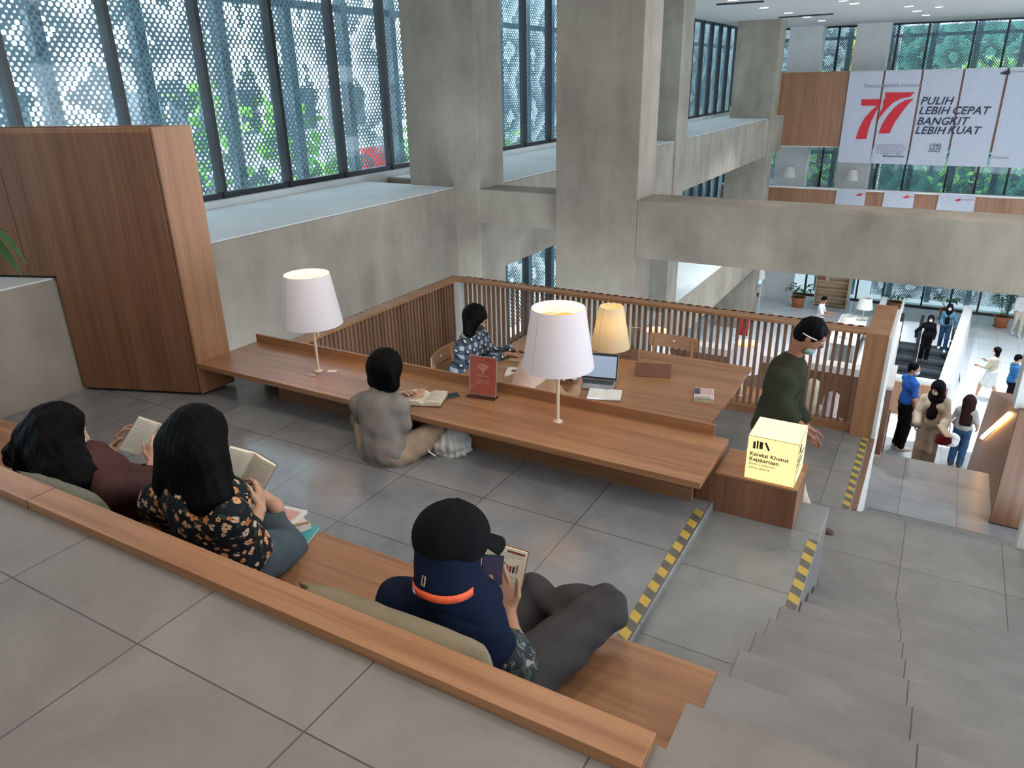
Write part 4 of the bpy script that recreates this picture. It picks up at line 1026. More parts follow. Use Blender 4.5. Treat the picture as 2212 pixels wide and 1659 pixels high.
    if shirt:
        F = Field(.03); g = shirt.get('g', .016); F.ell(chest, (.150*s*sw+g, .100*s+g, .155*s+g), B1, .05); F.ell(belly, (.132*s*sw+g, .096*s+g, .15*s+g), B2, .05)
        if shirt.get('long', True): F.ell(lerp(belly, pel, shirt.get('drop', .7)), (.150*s+g, .108*s+g, .11*s+g), B2, .05)
        nb = np.array(J['neck'], float)-B1[2]*.035
        if female:
            for x in (-1, 1): F.ell(chest+B1[0]*x*.065+B1[1]*.07, (.055+g, .05+g, .055+g), B1, .04)
        for q in 'LR':
            F.cone(nb, J['sh'+q], .05*s+g*.7, .052*s+g*.8, .04); e_ = shirt['sleeve'] if not isinstance(shirt['sleeve'], dict) else shirt['sleeve'][q]; rr = shirt.get('rs', (.044, .040, .030))
            if e_ > 1: F.chain([J['sh'+q], J['el'+q], lerp(J['el'+q], J['wr'+q], e_-1)], [rr[0]*s+g, rr[1]*s+g, rr[2]*s+g])
            else: F.cone(J['sh'+q], lerp(J['sh'+q], J['el'+q], e_), rr[0]*s+g, rr[1]*s+g)
        if shirt.get('collar'): F.cone(np.array(J['neck'])-B1[2]*.01, np.array(J['neck'])+hu0*.02, .058*s, .058*s, .02)
        if 'hem' in shirt: 
            for c_ in shirt['hem']: F.ell(c_[0], c_[1], B2, .05)
        F.disp = folds(shirt.get('fold', .0045), seed=shirt.get('seed', 1))
        F.build('shirt', shirt['mat'], root, rc, O)
    if shoes:
        for q in 'LR':
            F = Field(.02); an = np.array(J['an'+q], float); toe = np.array(J['toe'+q], float); hd_ = nrm((toe-an)*V3(1, 1, 0)); lo = min(toe[2], an[2])
            F.chain([an-hd_*.035+V3(0, 0, -.03), lerp(an, toe, .55)+V3(0, 0, -.012), toe+hd_*.015], [.040*s, .042*s, .033*s]); F.cone(an, an-V3(0, 0, .02), .042*s, .042*s)
            F.build('shoe', shoes, root, rc, O)
    if hair:
        kind = hair['kind']; mt = hair.get('mat', HB); F = Field(.03)
        if kind == 'short':
            F.ell(hc+hu*.028-hf*.012, (.084*s, .098*s, .092*s), HBs, .02); F.ell(hc-hf*.045-hu*.03, (.070*s, .055*s, .06*s), HBs, .03)
            F.carve(hc+hf*.085-hu*.040, (.085, .075, .085), HBs); F.disp = strands(.0025)
        elif kind == 'bob':
            hs = hair.get('sc', 1)*s; F.ell(hc+hu*.022-hf*.012, (.098*hs, .105*hs, .105*hs), HBs, .02); L_ = hair.get('len', .10)
            for x in (-1, 0, 1): F.cone(hc+hrr*x*.062-hf*(.02+.02*(x == 0)), hc+hrr*x*.070-hf*(.025+.02*(x == 0))-V3(0, 0, L_), .056*hs, (.052 if x else .055)*hs, .03)
            F.carve(hc+hf*.105-hu*.035, (.060, .075, .085), HBs); F.disp = strands(.0022)
        elif kind == 'long':
            F.ell(hc+hu*.022-hf*.012, (.100*s, .108*s, .108*s), HBs, .02)
            for a_, b_, r1, r2 in hair['locks']: F.cone(a_, b_, r1, r2, .05)
            if face: F.carve(hc+hf*.105-hu*.035, (.058, .070, .085), HBs)
            F.disp = strands(.0016, f=210) if not hair.get('wavy') else (lambda X, Y, Z: strands(.0016, f=210)(X, Y, Z)+folds(.008, (48, 42, 36), 6)(X, Y, Z))
        elif kind == 'hijab':
            F.ell(hc+hu*.015-hf*.008, (.100*s, .112*s, .118*s), HBs, .02); F.cone(hc-hu*.05-hf*.01, np.array(J['neck'])-V3(0, 0, .02), .085*s, .11*s, .05)
            for a_, b_, r1, r2 in hair.get('locks', []): F.cone(a_, b_, r1, r2, .05)
            F.carve(hc+hf*.118-hu*.022, (.056, .060, .072), HBs); F.disp = folds(.003, (45, 40, 30), 5)
        nm = {'short': 'hair', 'bob': 'hair', 'long': 'hair', 'hijab': 'hijab'}[kind]
        F.build(nm, mt, root, min(rc, hair.get('res', rc)), O)
        if hair.get('mask'):
            F = Field(.02); F.ell(hc+hf*.048-hu*.045, (.060*s, .062*s, .055*s), HBs, .02); F.carve(hc-hf*.03-hu*.02, (.10, .085, .2), HBs)
            F.build('face_mask', hair['mask'], root, min(rc, .008), O)
    if extra: extra(root, dict(hc=hc, hf=hf, hu=hu, hr=hrr, B1=B1, B2=B2, O=np.array(O, float), HB=HBs))
    return root

def stance(x, y, z, H, face_deg, stride=0.0, armL=(.05, .0), armR=(.05, .0), look=None, lean=.0, bow=0.0, elb=(.15, .15), fem=False):
    """a standing or striding pose; face_deg is a bearing measured from +y towards +x"""
    a = R(face_deg); f = V3(math.sin(a), math.cos(a), 0); r = V3(math.cos(a), -math.sin(a), 0); u = V3(0, 0, 1); k = H/1.70; b = V3(x, y, z); g = f*lean
    J = dict(base=b); hipc = b+u*.90*k; J['pelvis'] = hipc+u*.04*k; J['mid'] = b+u*1.13*k+g*.15; J['neck'] = b+u*1.42*k+g*.35
    J['hc'] = J['neck']+(u*.165+g*.18+f*(.02+bow*.08))*k; la = a if look is None else R(look); J['hf'] = V3(math.sin(la), math.cos(la), -.1-bow)
    J['hu'] = u
    for q, sg, st in (('L', -1, stride), ('R', 1, -stride)):
        J['sh'+q] = J['neck']+r*sg*(.145 if fem else .168)*k-u*.068*k; J['hip'+q] = hipc+r*sg*.085*k
        an = b+r*sg*.09*k+f*st*k+u*(.085+(.05 if st < 0 else 0))*k; J['an'+q] = an; J['toe'+q] = an+f*.15*k-u*.055*k
        J['kn'+q] = (J['hip'+q]+an)/2+f*(.045+abs(st)*.15)*k
        sw_, ot = (armL if q == 'L' else armR); J['el'+q] = J['sh'+q]+(-u*.27+f*sw_*.6+r*sg*(.04+ot))*k; bend = elb[0] if q == 'L' else elb[1]
        J['wr'+q] = J['el'+q]+nrm(-u*math.cos(bend*1.6)+f*(math.sin(bend*1.6)+sw_*.5)-r*sg*.1*bend)*.245*k
    return J

# ---- cloth materials for the readers
def floral(name):
    mt, n, l, p = newmat(name); t = n.new('ShaderNodeTexCoord'); v = t.outputs['Object']
    def flowers(scale, off, petal, core, cols):
        mp = n.new('ShaderNodeMapping'); mp.inputs['Location'].default_value = off; l.new(v, mp.inputs['Vector'])
        vo = n.new('ShaderNodeTexVoronoi'); vo.inputs['Scale'].default_value = scale; vo.inputs['Randomness'].default_value = .75; l.new(mp.outputs[0], vo.inputs['Vector'])
        sb = n.new('ShaderNodeVectorMath'); sb.operation = 'SUBTRACT'; sc_ = n.new('ShaderNodeVectorMath'); sc_.operation = 'SCALE'; sc_.inputs[3].default_value = 1.0
        l.new(mp.outputs[0], sb.inputs[0]); l.new(vo.outputs['Position'], sb.inputs[1])
        sx = n.new('ShaderNodeSeparateXYZ'); l.new(sb.outputs[0], sx.inputs[0])
        ang = math_(n, l, 'ARCTAN2', math_(n, l, 'ADD', sx.outputs[2], math_(n, l, 'MULTIPLY', sx.outputs[1], .6)), math_(n, l, 'SUBTRACT', sx.outputs[0], math_(n, l, 'MULTIPLY', sx.outputs[1], .3)))
        pet = math_(n, l, 'ABSOLUTE', math_(n, l, 'SINE', math_(n, l, 'ADD', math_(n, l, 'MULTIPLY', ang, 2.5), vo.outputs['Color'])))
        rad = math_(n, l, 'MULTIPLY', math_(n, l, 'ADD', .62, math_(n, l, 'MULTIPLY', pet, .42)), petal)
        d = vo.outputs['Distance']; return math_(n, l, 'LESS_THAN', d, rad), math_(n, l, 'LESS_THAN', d, core), vo.outputs['Color'], math_(n, l, 'DIVIDE', d, petal)
    base = (.006, .008, .012)
    nz_ = noise(n, l, v, 34, 3)
    c = mixc(n, l, math_(n, l, 'GREATER_THAN', nz_, .60), base, (.03, .045, .028))
    for sc, off, pt, co in ((21, (0, 0, 0), .38, .10), (27, (3.1, 1.7, .4), .26, .08)):
        f, k, cc, dd = flowers(sc, off, pt, co, None)
        sp = n.new('ShaderNodeSeparateXYZ'); l.new(cc, sp.inputs[0])
        pc = ramp(n, [(0, (.50, .16, .03)), (.45, (.62, .33, .16)), (1, (.60, .50, .40))]); l.new(sp.outputs[0], pc.inputs[0])
        pc2 = mixc(n, l, math_(n, l, 'MULTIPLY', dd, .35), pc.outputs[0], (.35, .12, .03))
        c = mixc(n, l, f, c, pc2); c = mixc(n, l, k, c, (.12, .03, .005))
    l.new(c, p.inputs['Base Color']); setp(p, rough=.8, spec=.2); return mt
def plaid(name):
    mt, n, l, p = newmat(name); t = n.new('ShaderNodeTexCoord'); sx = n.new('ShaderNodeSeparateXYZ'); l.new(t.outputs['Object'], sx.inputs[0])
    def band(o, per, w, ph=0): return math_(n, l, 'LESS_THAN', math_(n, l, 'FRACT', math_(n, l, 'ADD', math_(n, l, 'DIVIDE', o, per), ph)), w)
    u = math_(n, l, 'ADD', sx.outputs[1], math_(n, l, 'MULTIPLY', sx.outputs[0], .5)); w = sx.outputs[2]
    a = math_(n, l, 'ADD', band(u, .085, .42), band(w, .085, .42)); s = math_(n, l, 'MULTIPLY', band(u, .085, .22, .3), band(w, .085, .22, .3))
    r = ramp(n, [(0, (.012, .018, .035)), (.5, (.05, .07, .10)), (.95, (.33, .36, .38))]); l.new(math_(n, l, 'MULTIPLY', a, .5), r.inputs[0])
    l.new(mixc(n, l, s, r.outputs[0], (.62, .62, .58)), p.inputs['Base Color']); setp(p, rough=.85); return mt
def leafprint(name, a, b, c3, sc=26):
    mt, n, l, p = newmat(name); t = n.new('ShaderNodeTexCoord'); v = coords(n, l, (1, 1, .45)); f = noise(n, l, v, sc, 2, .4, 1.5); g_ = noise(n, l, v, sc*1.7, 2, .4, 1)
    r = ramp(n, [(.50, a), (.54, b), (.60, b), (.63, a)]); l.new(f, r.inputs[0]); c = mixc(n, l, math_(n, l, 'GREATER_THAN', g_, .64), r.outputs[0], c3)
    l.new(c, p.inputs['Base Color']); setp(p, rough=.8); return mt
F_navy = fabric('navy jersey', (.0045, .009, .026)); F_grey = fabric('charcoal trousers', (.042, .039, .040)); F_black = fabric('black cloth', (.0035, .0035, .0042))
F_tee = fabric('grey beige tee', (.21, .185, .165)); F_beige = fabric('beige cotton', (.34, .245, .175)); F_denim = fabric('grey blue denim', (.058, .078, .092), weave=500)
F_maroon = fabric('maroon rib knit', (.062, .027, .025), weave=120); F_olive = fabric('dark olive shirt', (.028, .030, .017)); F_cream = fabric('cream linen', (.50, .43, .34)); F_blue = fabric('royal blue polo', (.022, .095, .36))
F_hij = fabric('black hijab cloth', (.005, .0045, .005)); F_white = fabric('white cotton', (.62, .62, .62)); F_jean = fabric('blue jeans', (.03, .07, .14)); F_jean2 = fabric('light denim jacket', (.07, .17, .26)); F_sal = fabric('pale peach cloth', (.55, .38, .30)); F_tan = fabric('tan brown cloth', (.34, .22, .13))
def PP(px, py, **k): return P3(at(px, py, **k))

# 1 ---- person in black cap and navy hijab, cross-legged on the bench
hc = PP(974, 1180, y=1.50)
J = dict(base=V3(-.93, 1.60, -.52), hc=hc, hf=V3(.34, .88, -.30), hu=V3(.0, .28, .95), neck=PP(964, 1248, y=1.46), mid=PP(1005, 1385, y=1.50), pelvis=PP(1065, 1452, y=1.60),
         shL=PP(862, 1300, y=1.43), shR=PP(1050, 1355, y=1.51), elL=PP(905, 1345, y=1.72), wrL=PP(1035, 1300, y=1.86), elR=PP(1112, 1412, y=1.60), wrR=PP(1101, 1322, y=1.745),
         hipL=PP(1045, 1435, y=1.66), hipR=PP(1130, 1455, y=1.60), knL=PP(1150, 1292, y=1.98), knR=PP(1305, 1315, y=1.98), anL=PP(1235, 1390, y=1.90), anR=PP(1128, 1312, y=1.93),
         toeL=PP(1300, 1382, y=1.93), toeR=PP(1095, 1300, y=1.99))
book_r = nrm(PP(1145, 1188, y=1.97)-PP(1064, 1168, y=1.93)); book_u = nrm(PP(1064, 1168, y=1.93)-PP(1026, 1296, y=1.84))
def cap_extra(root, K):
    hc, hf, hu, hr, O, HB_ = K['hc'], K['hf'], K['hu'], K['hr'], K['O'], K['HB']
    F = Field(.03); F.ell(hc+hu*.016-hf*.008, (.094, .108, .106), HB_, .02); F.cone(hc-hu*.02-hf*.01, np.array(J['neck'])-V3(0, 0, .03), .084, .088, .03); F.cone(np.array(J['neck'])+V3(0, 0, .02), np.array(J['neck'])+V3(.03, .05, -.10), .085, .09, .04)
    F.carve(hc+hf*.125-hu*.022, (.055, .060, .072), HB_); F.disp = folds(.0016, (50, 44, 26), 8); F.build('hijab', F_navy, root, .006, O)
    F = Field(.01); F.ell(hc+hu*.034-hf*.004, (.108, .120, .108), HB_, .01); F.carve(hc+hu*.03-hf*.004, (.101, .113, .102), HB_); F.plane(hc-hu*.040, -hu*.93+hf*.36); F.ell(hc+hu*.143, (.009, .009, .006), HB_, .004)
    F.disp = lambda X, Y, Z: .0012*np.cos(6*np.arctan2((X-hc[0])*hr[0]+(Y-hc[1])*hr[1]+(Z-hc[2])*hr[2], (X-hc[0])*hf[0]+(Y-hc[1])*hf[1]+(Z-hc[2])*hf[2]))
    cap = F.build('cap', F_black, root, .004, O)
    b = MB(); n1, n2 = 14, 6
    for j in range(n2+1):
        for i in range(n1+1):
            a = -.92+1.84*i/n1; v = j/n2; c = hc+hu*(.040)+hr*math.sin(a)*.100*(1-.10*v)+hf*(math.cos(a)*.108+v*.092*(math.cos(a*1.1)**.5 if math.cos(a*1.1) > 0 else 0))-hu*(.030*v+.012*abs(math.sin(a))*v+.030*abs(math.sin(a))**2)
            b.v.append(tuple(c-O))
    b.f = [(j*(n1+1)+i, j*(n1+1)+i+1, (j+1)*(n1+1)+i+1, (j+1)*(n1+1)+i) for j in range(n2) for i in range(n1)]; b.mi = [0]*len(b.f)
    o = b.build('cap_brim', F_black, cap, smooth=True); sm = o.modifiers.new('thick', 'SOLIDIFY'); sm.thickness = .004
    q = hc-hf*.104-hu*.075+hr*.034-O-nrm(V3(0,1,0))*.006
    M4 = frame_m(tuple(q), tuple(hr), tuple(hu)); bk = MB()
    bk.box(-.008, .008, .012, .015, 0, .003).box(-.008, .008, -.015, -.012, 0, .003).box(-.008, -.005, -.012, .012, 0, .003).box(.005, .008, -.012, .012, 0, .003)
    bk.build('buckle', plain('brass', (.45, .38, .24), .3, .05, 9, metal=.8), root, M4=M4)
    # lanyard around the neck
    nk = np.array(J['neck']); pts = []
    for i in range(21):
        a = -2.15+4.3*i/20; pts.append(nk+V3(math.sin(a)*.100, -.004-math.cos(a)*.098, .004-.010*abs(math.sin(a))-.012*max(0, abs(a)-1.5))-O)
    s_ = MB()
    for i in range(21): s_.v += [tuple(pts[i]-V3(0, 0, .013)), tuple(pts[i]+V3(0, 0, .011)+nrm(nk-O-pts[i])*.003)]
    s_.f = [(2*i, 2*i+2, 2*i+3, 2*i+1) for i in range(20)]; s_.mi = [0]*20
    o = s_.build('lanyard', plain('orange red ribbon', (.75, .095, .03), .6, .15, 30), root, smooth=True); sm = o.modifiers.new('thick', 'SOLIDIFY'); sm.thickness = .002
    pb = MB(); pb.v = [tuple(pts[7]*1.0-V3(.0, .0035, .011)), tuple(pts[8]-V3(0, .0035, .011)), tuple(pts[8]+V3(0, -.0035, .009)), tuple(pts[7]+V3(0, -.0035, .009))]; pb.f = [(0, 1, 2, 3)]; pb.mi = [0]; pb.build('ribbon_print', plain('pale ribbon print', (.7, .45, .38), .6), root)
    # broad navy cape over the shoulders
    F = Field(.05); ch = lerp(J['neck'], J['mid'], .60); B1 = K['B1']; n2_ = np.array(J['neck'])-V3(0, 0, .07)
    F.ell(ch, (.140, .092, .11), B1, .05); F.cone(n2_, J['shL'], .060, .066, .04); F.cone(n2_, J['shR'], .060, .062, .04); F.cone(J['shR'], lerp(J['shR'], J['elR'], .5), .062, .054, .04); F.cone(J['shL'], lerp(J['shL'], J['elL'], .7), .066, .060, .04)
    F.cone(ch, J['mid'], .105, .115, .05); F.disp = folds(.0065, (34, 28, 20), 11); F.build('cape', F_navy, root, .006, O)
    F = Field(.03); F.cone(lerp(J['shR'], J['elR'], .55), V3(*J['elR'])+V3(.03, -.03, -.01), .052, .058, .03); F.cone(V3(*J['elR'])+V3(.03, -.03, -.01), V3(*J['elR'])+V3(.035, -.045, -.075), .056, .052, .03); F.cone(J['elR'], lerp(J['elR'], J['wrR'], .16), .054, .050, .03); F.disp = folds(.005, (40, 40, 34), 4)
    F.build('sleeve', leafprint('dark leaf print cloth', (.006, .009, .016), (.05, .07, .055), (.22, .22, .19), 30), root, .006, O)
person('person', 'person in black cap and navy hijab with orange lanyard reading cross-legged on the bench', J, res=.0048, female=True,
       build=.92, shirt=dict(mat=F_navy, sleeve={'L': 1.6, 'R': .9}, g=.008), trousers=dict(mat=F_grey, r=(.092, .076, .064), fold=.011, ends=(.98, .93)), hair=None, extra=cap_extra,
       hands={'R': ((PP(1078, 1245, y=1.79)-PP(1101, 1322, y=1.745), (.35, -.75, .5), PP(1115, 1230, y=1.79)-PP(1070, 1225, y=1.79)), dict(curl=(.22, .22, .25, .3), tcurl=.25)),
              'L': ((PP(1060, 1285, y=1.92)-PP(1035, 1290, y=1.86), (.2, .1, .95), (0, -.3, .9)), dict(curl=(.5, .5, .5, .5)))})
sp = (PP(1064, 1168, y=1.93)+PP(1026, 1296, y=1.84))/2
bn_ = np.cross(book_r, book_u)
open_book('open_book', 'open illustrated book with drawings held by the person in the cap', frame_m(tuple(sp), tuple(book_r), tuple(book_u)), w=.150, hgt=.225, th=.012, ang=8, texture='pic', cover=(.28, .10, .06))
ph_c = PP(1062, 1244, y=1.765); ph_u = nrm(PP(1086, 1208, y=1.80)-PP(1040, 1284, y=1.74)); ph_r = nrm(V3(.85, .45, -.1))
scr_m = emis('dark phone screen with icons', (.020, .012, .035), 1.0, (.01, .01, .012))
tph = phone('smartphone', 'smartphone with dark screen held by the person in the black cap', frame_m(tuple(ph_c), tuple(ph_r), tuple(ph_u)), scr_m)
for i, c_ in enumerate(((.05, .35, .6), (.6, .06, .08), (.5, .5, .6), (.5, .5, .6), (.1, .2, .7))):
    MB().lathe([(.0045, 0), (.0045, .0003)], 10, (-.022+.011*i, -.052 if i % 2 else -.045, .0046)).build('app_icon', emis('icon %d' % i, c_, .7), tph)

# 2 ---- woman in floral shirt
J = dict(base=V3(-2.1, 1.6, -.52), hc=PP(428, 948, y=1.52), hf=V3(.35, .80, -.50), hu=V3(.0, .4, .9), neck=PP(425, 1050, y=1.48), mid=PP(455, 1130, y=1.47), pelvis=PP(510, 1185, y=1.56),
         shL=PP(345, 1085, y=1.49), shR=PP(492, 1118, y=1.46), elL=PP(380, 1120, y=1.72), wrL=PP(490, 1050, y=1.86), elR=PP(532, 1180, y=1.56), wrR=PP(562, 1098, y=1.80),
         hipL=PP(480, 1170, y=1.66), hipR=PP(548, 1205, y=1.60), knL=PP(500, 1040, y=1.96), knR=PP(616, 1186, y=1.86), anL=PP(596, 1092, y=2.02), anR=PP(590, 1135, y=1.98),
         toeL=PP(612, 1108, y=2.13), toeR=PP(560, 1125, y=2.03))
h_ = np.array(J['hc'])
locks = [(h_+V3(x, -.045, -.02), V3(*PP(px, py, y=yy)), .075, r2) for x, px, py, yy, r2 in ((-.06, 365, 1045, 1.44, .058), (-.03, 400, 1075, 1.42, .05), (.02, 440, 1085, 1.42, .055), (.06, 475, 1070, 1.46, .05), (.07, 492, 1050, 1.55, .035))]
SHF = floral('black shirt with orange and cream flowers')
person('person', 'woman with long black hair in a black floral shirt reading on the bench', J, res=.0052, sk=SKL, female=True,
       shirt=dict(mat=SHF, sleeve=.93, rs=(.056, .056, .056), g=.022, fold=.006), trousers=dict(mat=F_denim, r=(.092, .074, .062), ends=(.50, .98), fold=.006),
       hair=dict(kind='long', locks=locks, res=.006),
       hands={'R': ((PP(563, 1052, y=1.86)-PP(562, 1098, y=1.80), (-.8, .1, .2), PP(545, 1050, y=1.76)-PP(575, 1060, y=1.86)), dict(curl=(.5, .55, .6, .65), tcurl=.3)),
              'L': ((PP(520, 1030, y=1.9)-PP(490, 1050, y=1.86), (.3, .0, .9), (0, -.3, .9)), dict(curl=(.5, .5, .5, .5)))})
bu = nrm(PP(552, 966, y=1.92)-PP(514, 1054, y=1.86)); br = nrm(PP(594, 986, y=1.97)-PP(548, 967, y=1.92))
open_book('open_book', 'open novel held by the woman in the floral shirt', frame_m(tuple((PP(549, 968, y=1.94)+PP(518, 1052, y=1.86))/2), tuple(br), tuple(bu)), w=.108, hgt=.175, th=.02, ang=16, cover=(.12, .12, .12))

# 3 ---- woman in maroon knit, leaning far back
J = dict(base=V3(-2.98, 1.7, -.52), hc=PP(128, 932, y=1.50), hf=V3(.42, .85, -.38), hu=V3(.0, .42, .9), neck=PP(165, 1005, y=1.46), mid=PP(235, 1052, y=1.60), pelvis=PP(300, 1065, y=1.80),
         shL=PP(150, 985, y=1.62), shR=PP(235, 1055, y=1.46), elL=PP(215, 1005, y=1.90), wrL=PP(250, 962, y=2.02), elR=PP(318, 1060, y=1.72), wrR=PP(330, 1000, y=1.90),
         hipL=PP(290, 1045, y=1.88), hipR=PP(335, 1075, y=1.80), knL=PP(400, 1020, y=2.05), knR=PP(470, 1075, y=1.98), anL=PP(440, 1080, y=1.98), anR=PP(420, 1075, y=2.02), toeL=PP(470, 1090, y=1.98), toeR=PP(400, 1060, y=2.12))
h_ = np.array(J['hc'])
locks = [(h_+V3(x, -.05, -.02), V3(*PP(px, py, y=yy)), .085, r2) for x, px, py, yy, r2 in ((-.07, 35, 985, 1.45, .055), (-.05, 70, 1010, 1.40, .07), (-.02, 110, 1030, 1.36, .07), (.02, 150, 1045, 1.36, .06), (.06, 185, 1030, 1.42, .05))]
def clip_extra(root, K):
    q = K['hc']-K['hr']*.088-K['hf']*.05-K['O']; b = MB(); pts = [q+V3(math.cos(a)*.012, 0, math.sin(a)*.012) for a in [i*.7 for i in range(10)]]
    b.tube(pts, .0025, 6).build('hair_clip', plain('brass', (.45, .38, .24), .3, .05, 9, metal=.8), root)
person('person', 'woman with voluminous black hair in a maroon knit leaning back with a book', J, res=.0058, sk=SKL, female=True, face=True,
       shirt=dict(mat=F_maroon, sleeve={'L': 1.45, 'R': 1.5}, g=.02, fold=.006), trousers=dict(mat=F_black), hair=dict(kind='long', locks=locks, res=.007, wavy=True, mask=MATS['mask_w']), extra=clip_extra,
       hands={'L': ((PP(268, 918, y=2.06)-PP(250, 962, y=2.02), (.75, .5, .1), PP(272, 925, y=1.98)-PP(250, 935, y=2.1)), dict(curl=(.35, .35, .4, .45), spread=1.5)),
              'R': ((PP(338, 965, y=1.94)-PP(330, 1000, y=1.90), (-.7, .6, .1), PP(318, 960, y=1.88)-PP(345, 975, y=1.94)), dict(curl=(.6, .65, .7, .75), tcurl=.4))})
bu = nrm(PP(345, 908, y=2.12)-PP(308, 985, y=2.03)); br = nrm(PP(372, 922, y=2.15)-PP(300, 886, y=2.06))
open_book('open_book', 'open paperback held up by the woman in the maroon knit', frame_m(tuple((PP(345, 908, y=2.12)+PP(306, 988, y=2.03))/2), tuple(br), tuple(bu)), w=.112, hgt=.20, th=.018, ang=22, cover=(.35, .30, .22))

# 4 ---- woman in grey tee at the floor table
J = dict(base=V3(-2.86, 3.3, -.93), hc=PP(832, 798, y=3.40), hf=V3(.18, .85, -.45), hu=V3(0, .35, .9), neck=PP(822, 852, y=3.375), mid=PP(822, 925, y=3.33), pelvis=PP(832, 972, y=3.33),
         shL=PP(780, 872, y=3.37), shR=PP(860, 878, y=3.38), elL=PP(790, 905, y=3.52), wrL=PP(850, 862, y=3.62), elR=PP(868, 932, y=3.42), wrR=PP(880, 880, y=3.60),
         hipL=PP(810, 975, y=3.36), hipR=PP(862, 980, y=3.36), knL=PP(782, 905, y=3.72), knR=PP(948, 930, y=3.62), anL=PP(880, 945, y=3.62), anR=PP(900, 950, y=3.55), toeL=PP(925, 950, y=3.60), toeR=PP(890, 955, y=3.7))
person('person', 'woman with black bob hair in grey tee sitting on the floor at the table', J, res=.006, sk=SKL, female=True,
       shirt=dict(mat=F_tee, sleeve=.72, rs=(.050, .052, .05), g=.020, fold=.007, drop=.85), trousers=dict(mat=F_beige, r=(.088, .068, .058), fold=.007), hair=dict(kind='bob', len=.09, sc=1.13, res=.006),
       hands={'R': ((PP(895, 858, y=3.66)-PP(880, 880, y=3.60), (.2, .2, -1), (-1, 0, 0)), dict(curl=(.2, .25, .25, .3)))})

# 5 ---- woman in plaid shirt at the laptop
J = dict(base=V3(-3.58, 5.32, -1.25), hc=PP(1026, 688, y=5.33), hf=V3(.92, .10, -.40), hu=V3(.35, 0, .93), neck=V3(-3.47, 5.33, -.75), mid=V3(-3.55, 5.33, -.98), pelvis=V3(-3.60, 5.33, -1.17),
         shL=V3(-3.49, 5.48, -.82), shR=V3(-3.49, 5.17, -.82), elL=V3(-3.42, 5.55, -1.00), wrL=V3(-3.20, 5.60, -.925), elR=V3(-3.38, 5.18, -1.02), wrR=V3(-3.19, 5.44, -.925),
         hipL=V3(-3.58, 5.42, -1.19), hipR=V3(-3.58, 5.24, -1.19), knL=V3(-3.16, 5.42, -1.20), knR=V3(-3.16, 5.24, -1.20), anL=V3(-3.2, 5.42, -1.62), anR=V3(-3.2, 5.24, -1.62), toeL=V3(-3.05, 5.42, -1.67), toeR=V3(-3.05, 5.24, -1.67))
person('person', 'woman with wavy black hair and black mask in a plaid shirt typing', J, res=.007, female=True, shirt=dict(mat=plaid('navy and white plaid flannel'), sleeve=1.75, g=.022, fold=.005),
       trousers=dict(mat=F_black), shoes=plain('dark shoe', (.03, .03, .03)), hair=dict(kind='bob', len=.11, sc=1.1, mask=MATS['mask_k'], res=.008),
       hands={'L': (((1, .05, 0), (0, 0, -1), (0, -1, 0)), dict(curl=(.3, .3, .3, .3))), 'R': (((1, .25, 0), (0, 0, -1), (0, 1, 0)), dict(curl=(.3, .3, .3, .3)))})

# 6 ---- person in beige at the near side of the lower table
x0 = -2.50; y0 = 4.62
J = dict(base=V3(x0, y0, -1.25), hc=V3(x0+.05, y0+.10, -.56), hf=V3(.2, .8, -.6), hu=V3(0, .4, .9), neck=V3(x0+.01, y0+.03, -.74), mid=V3(x0, y0-.03, -.98), pelvis=V3(x0, y0-.02, -1.17),
         shL=V3(x0-.16, y0+.02, -.82), shR=V3(x0+.17, y0+.02, -.82), elL=V3(x0-.2, y0+.2, -.98), wrL=V3(x0-.02, y0+.42, -.93), elR=V3(x0+.22, y0+.2, -.98), wrR=V3(x0+.20, y0+.42, -.93),
         hipL=V3(x0-.09, y0, -1.19), hipR=V3(x0+.09, y0, -1.19), knL=V3(x0-.09, y0+.42, -1.20), knR=V3(x0+.09, y0+.42, -1.20), anL=V3(x0-.09, y0+.35, -1.62), anR=V3(x0+.09, y0+.35, -1.62), toeL=V3(x0-.09, y0+.5, -1.67), toeR=V3(x0+.09, y0+.5, -1.67))
person('person', 'person in tan top and pale peach headscarf seated behind the nearer lamp', J, res=.009, female=True, shirt=dict(mat=F_tan, sleeve=1.8, g=.02), trousers=dict(mat=F_tan), shoes=plain('dark shoe', (.03, .03, .03)),
       hair=dict(kind='hijab', mat=F_sal, locks=[(V3(x0+.03, y0+.04, -.62), V3(x0-.08, y0-.05, -.90), .11, .10), (V3(x0, y0-.02, -.7), V3(x0-.10, y0-.07, -1.0), .10, .06)]))

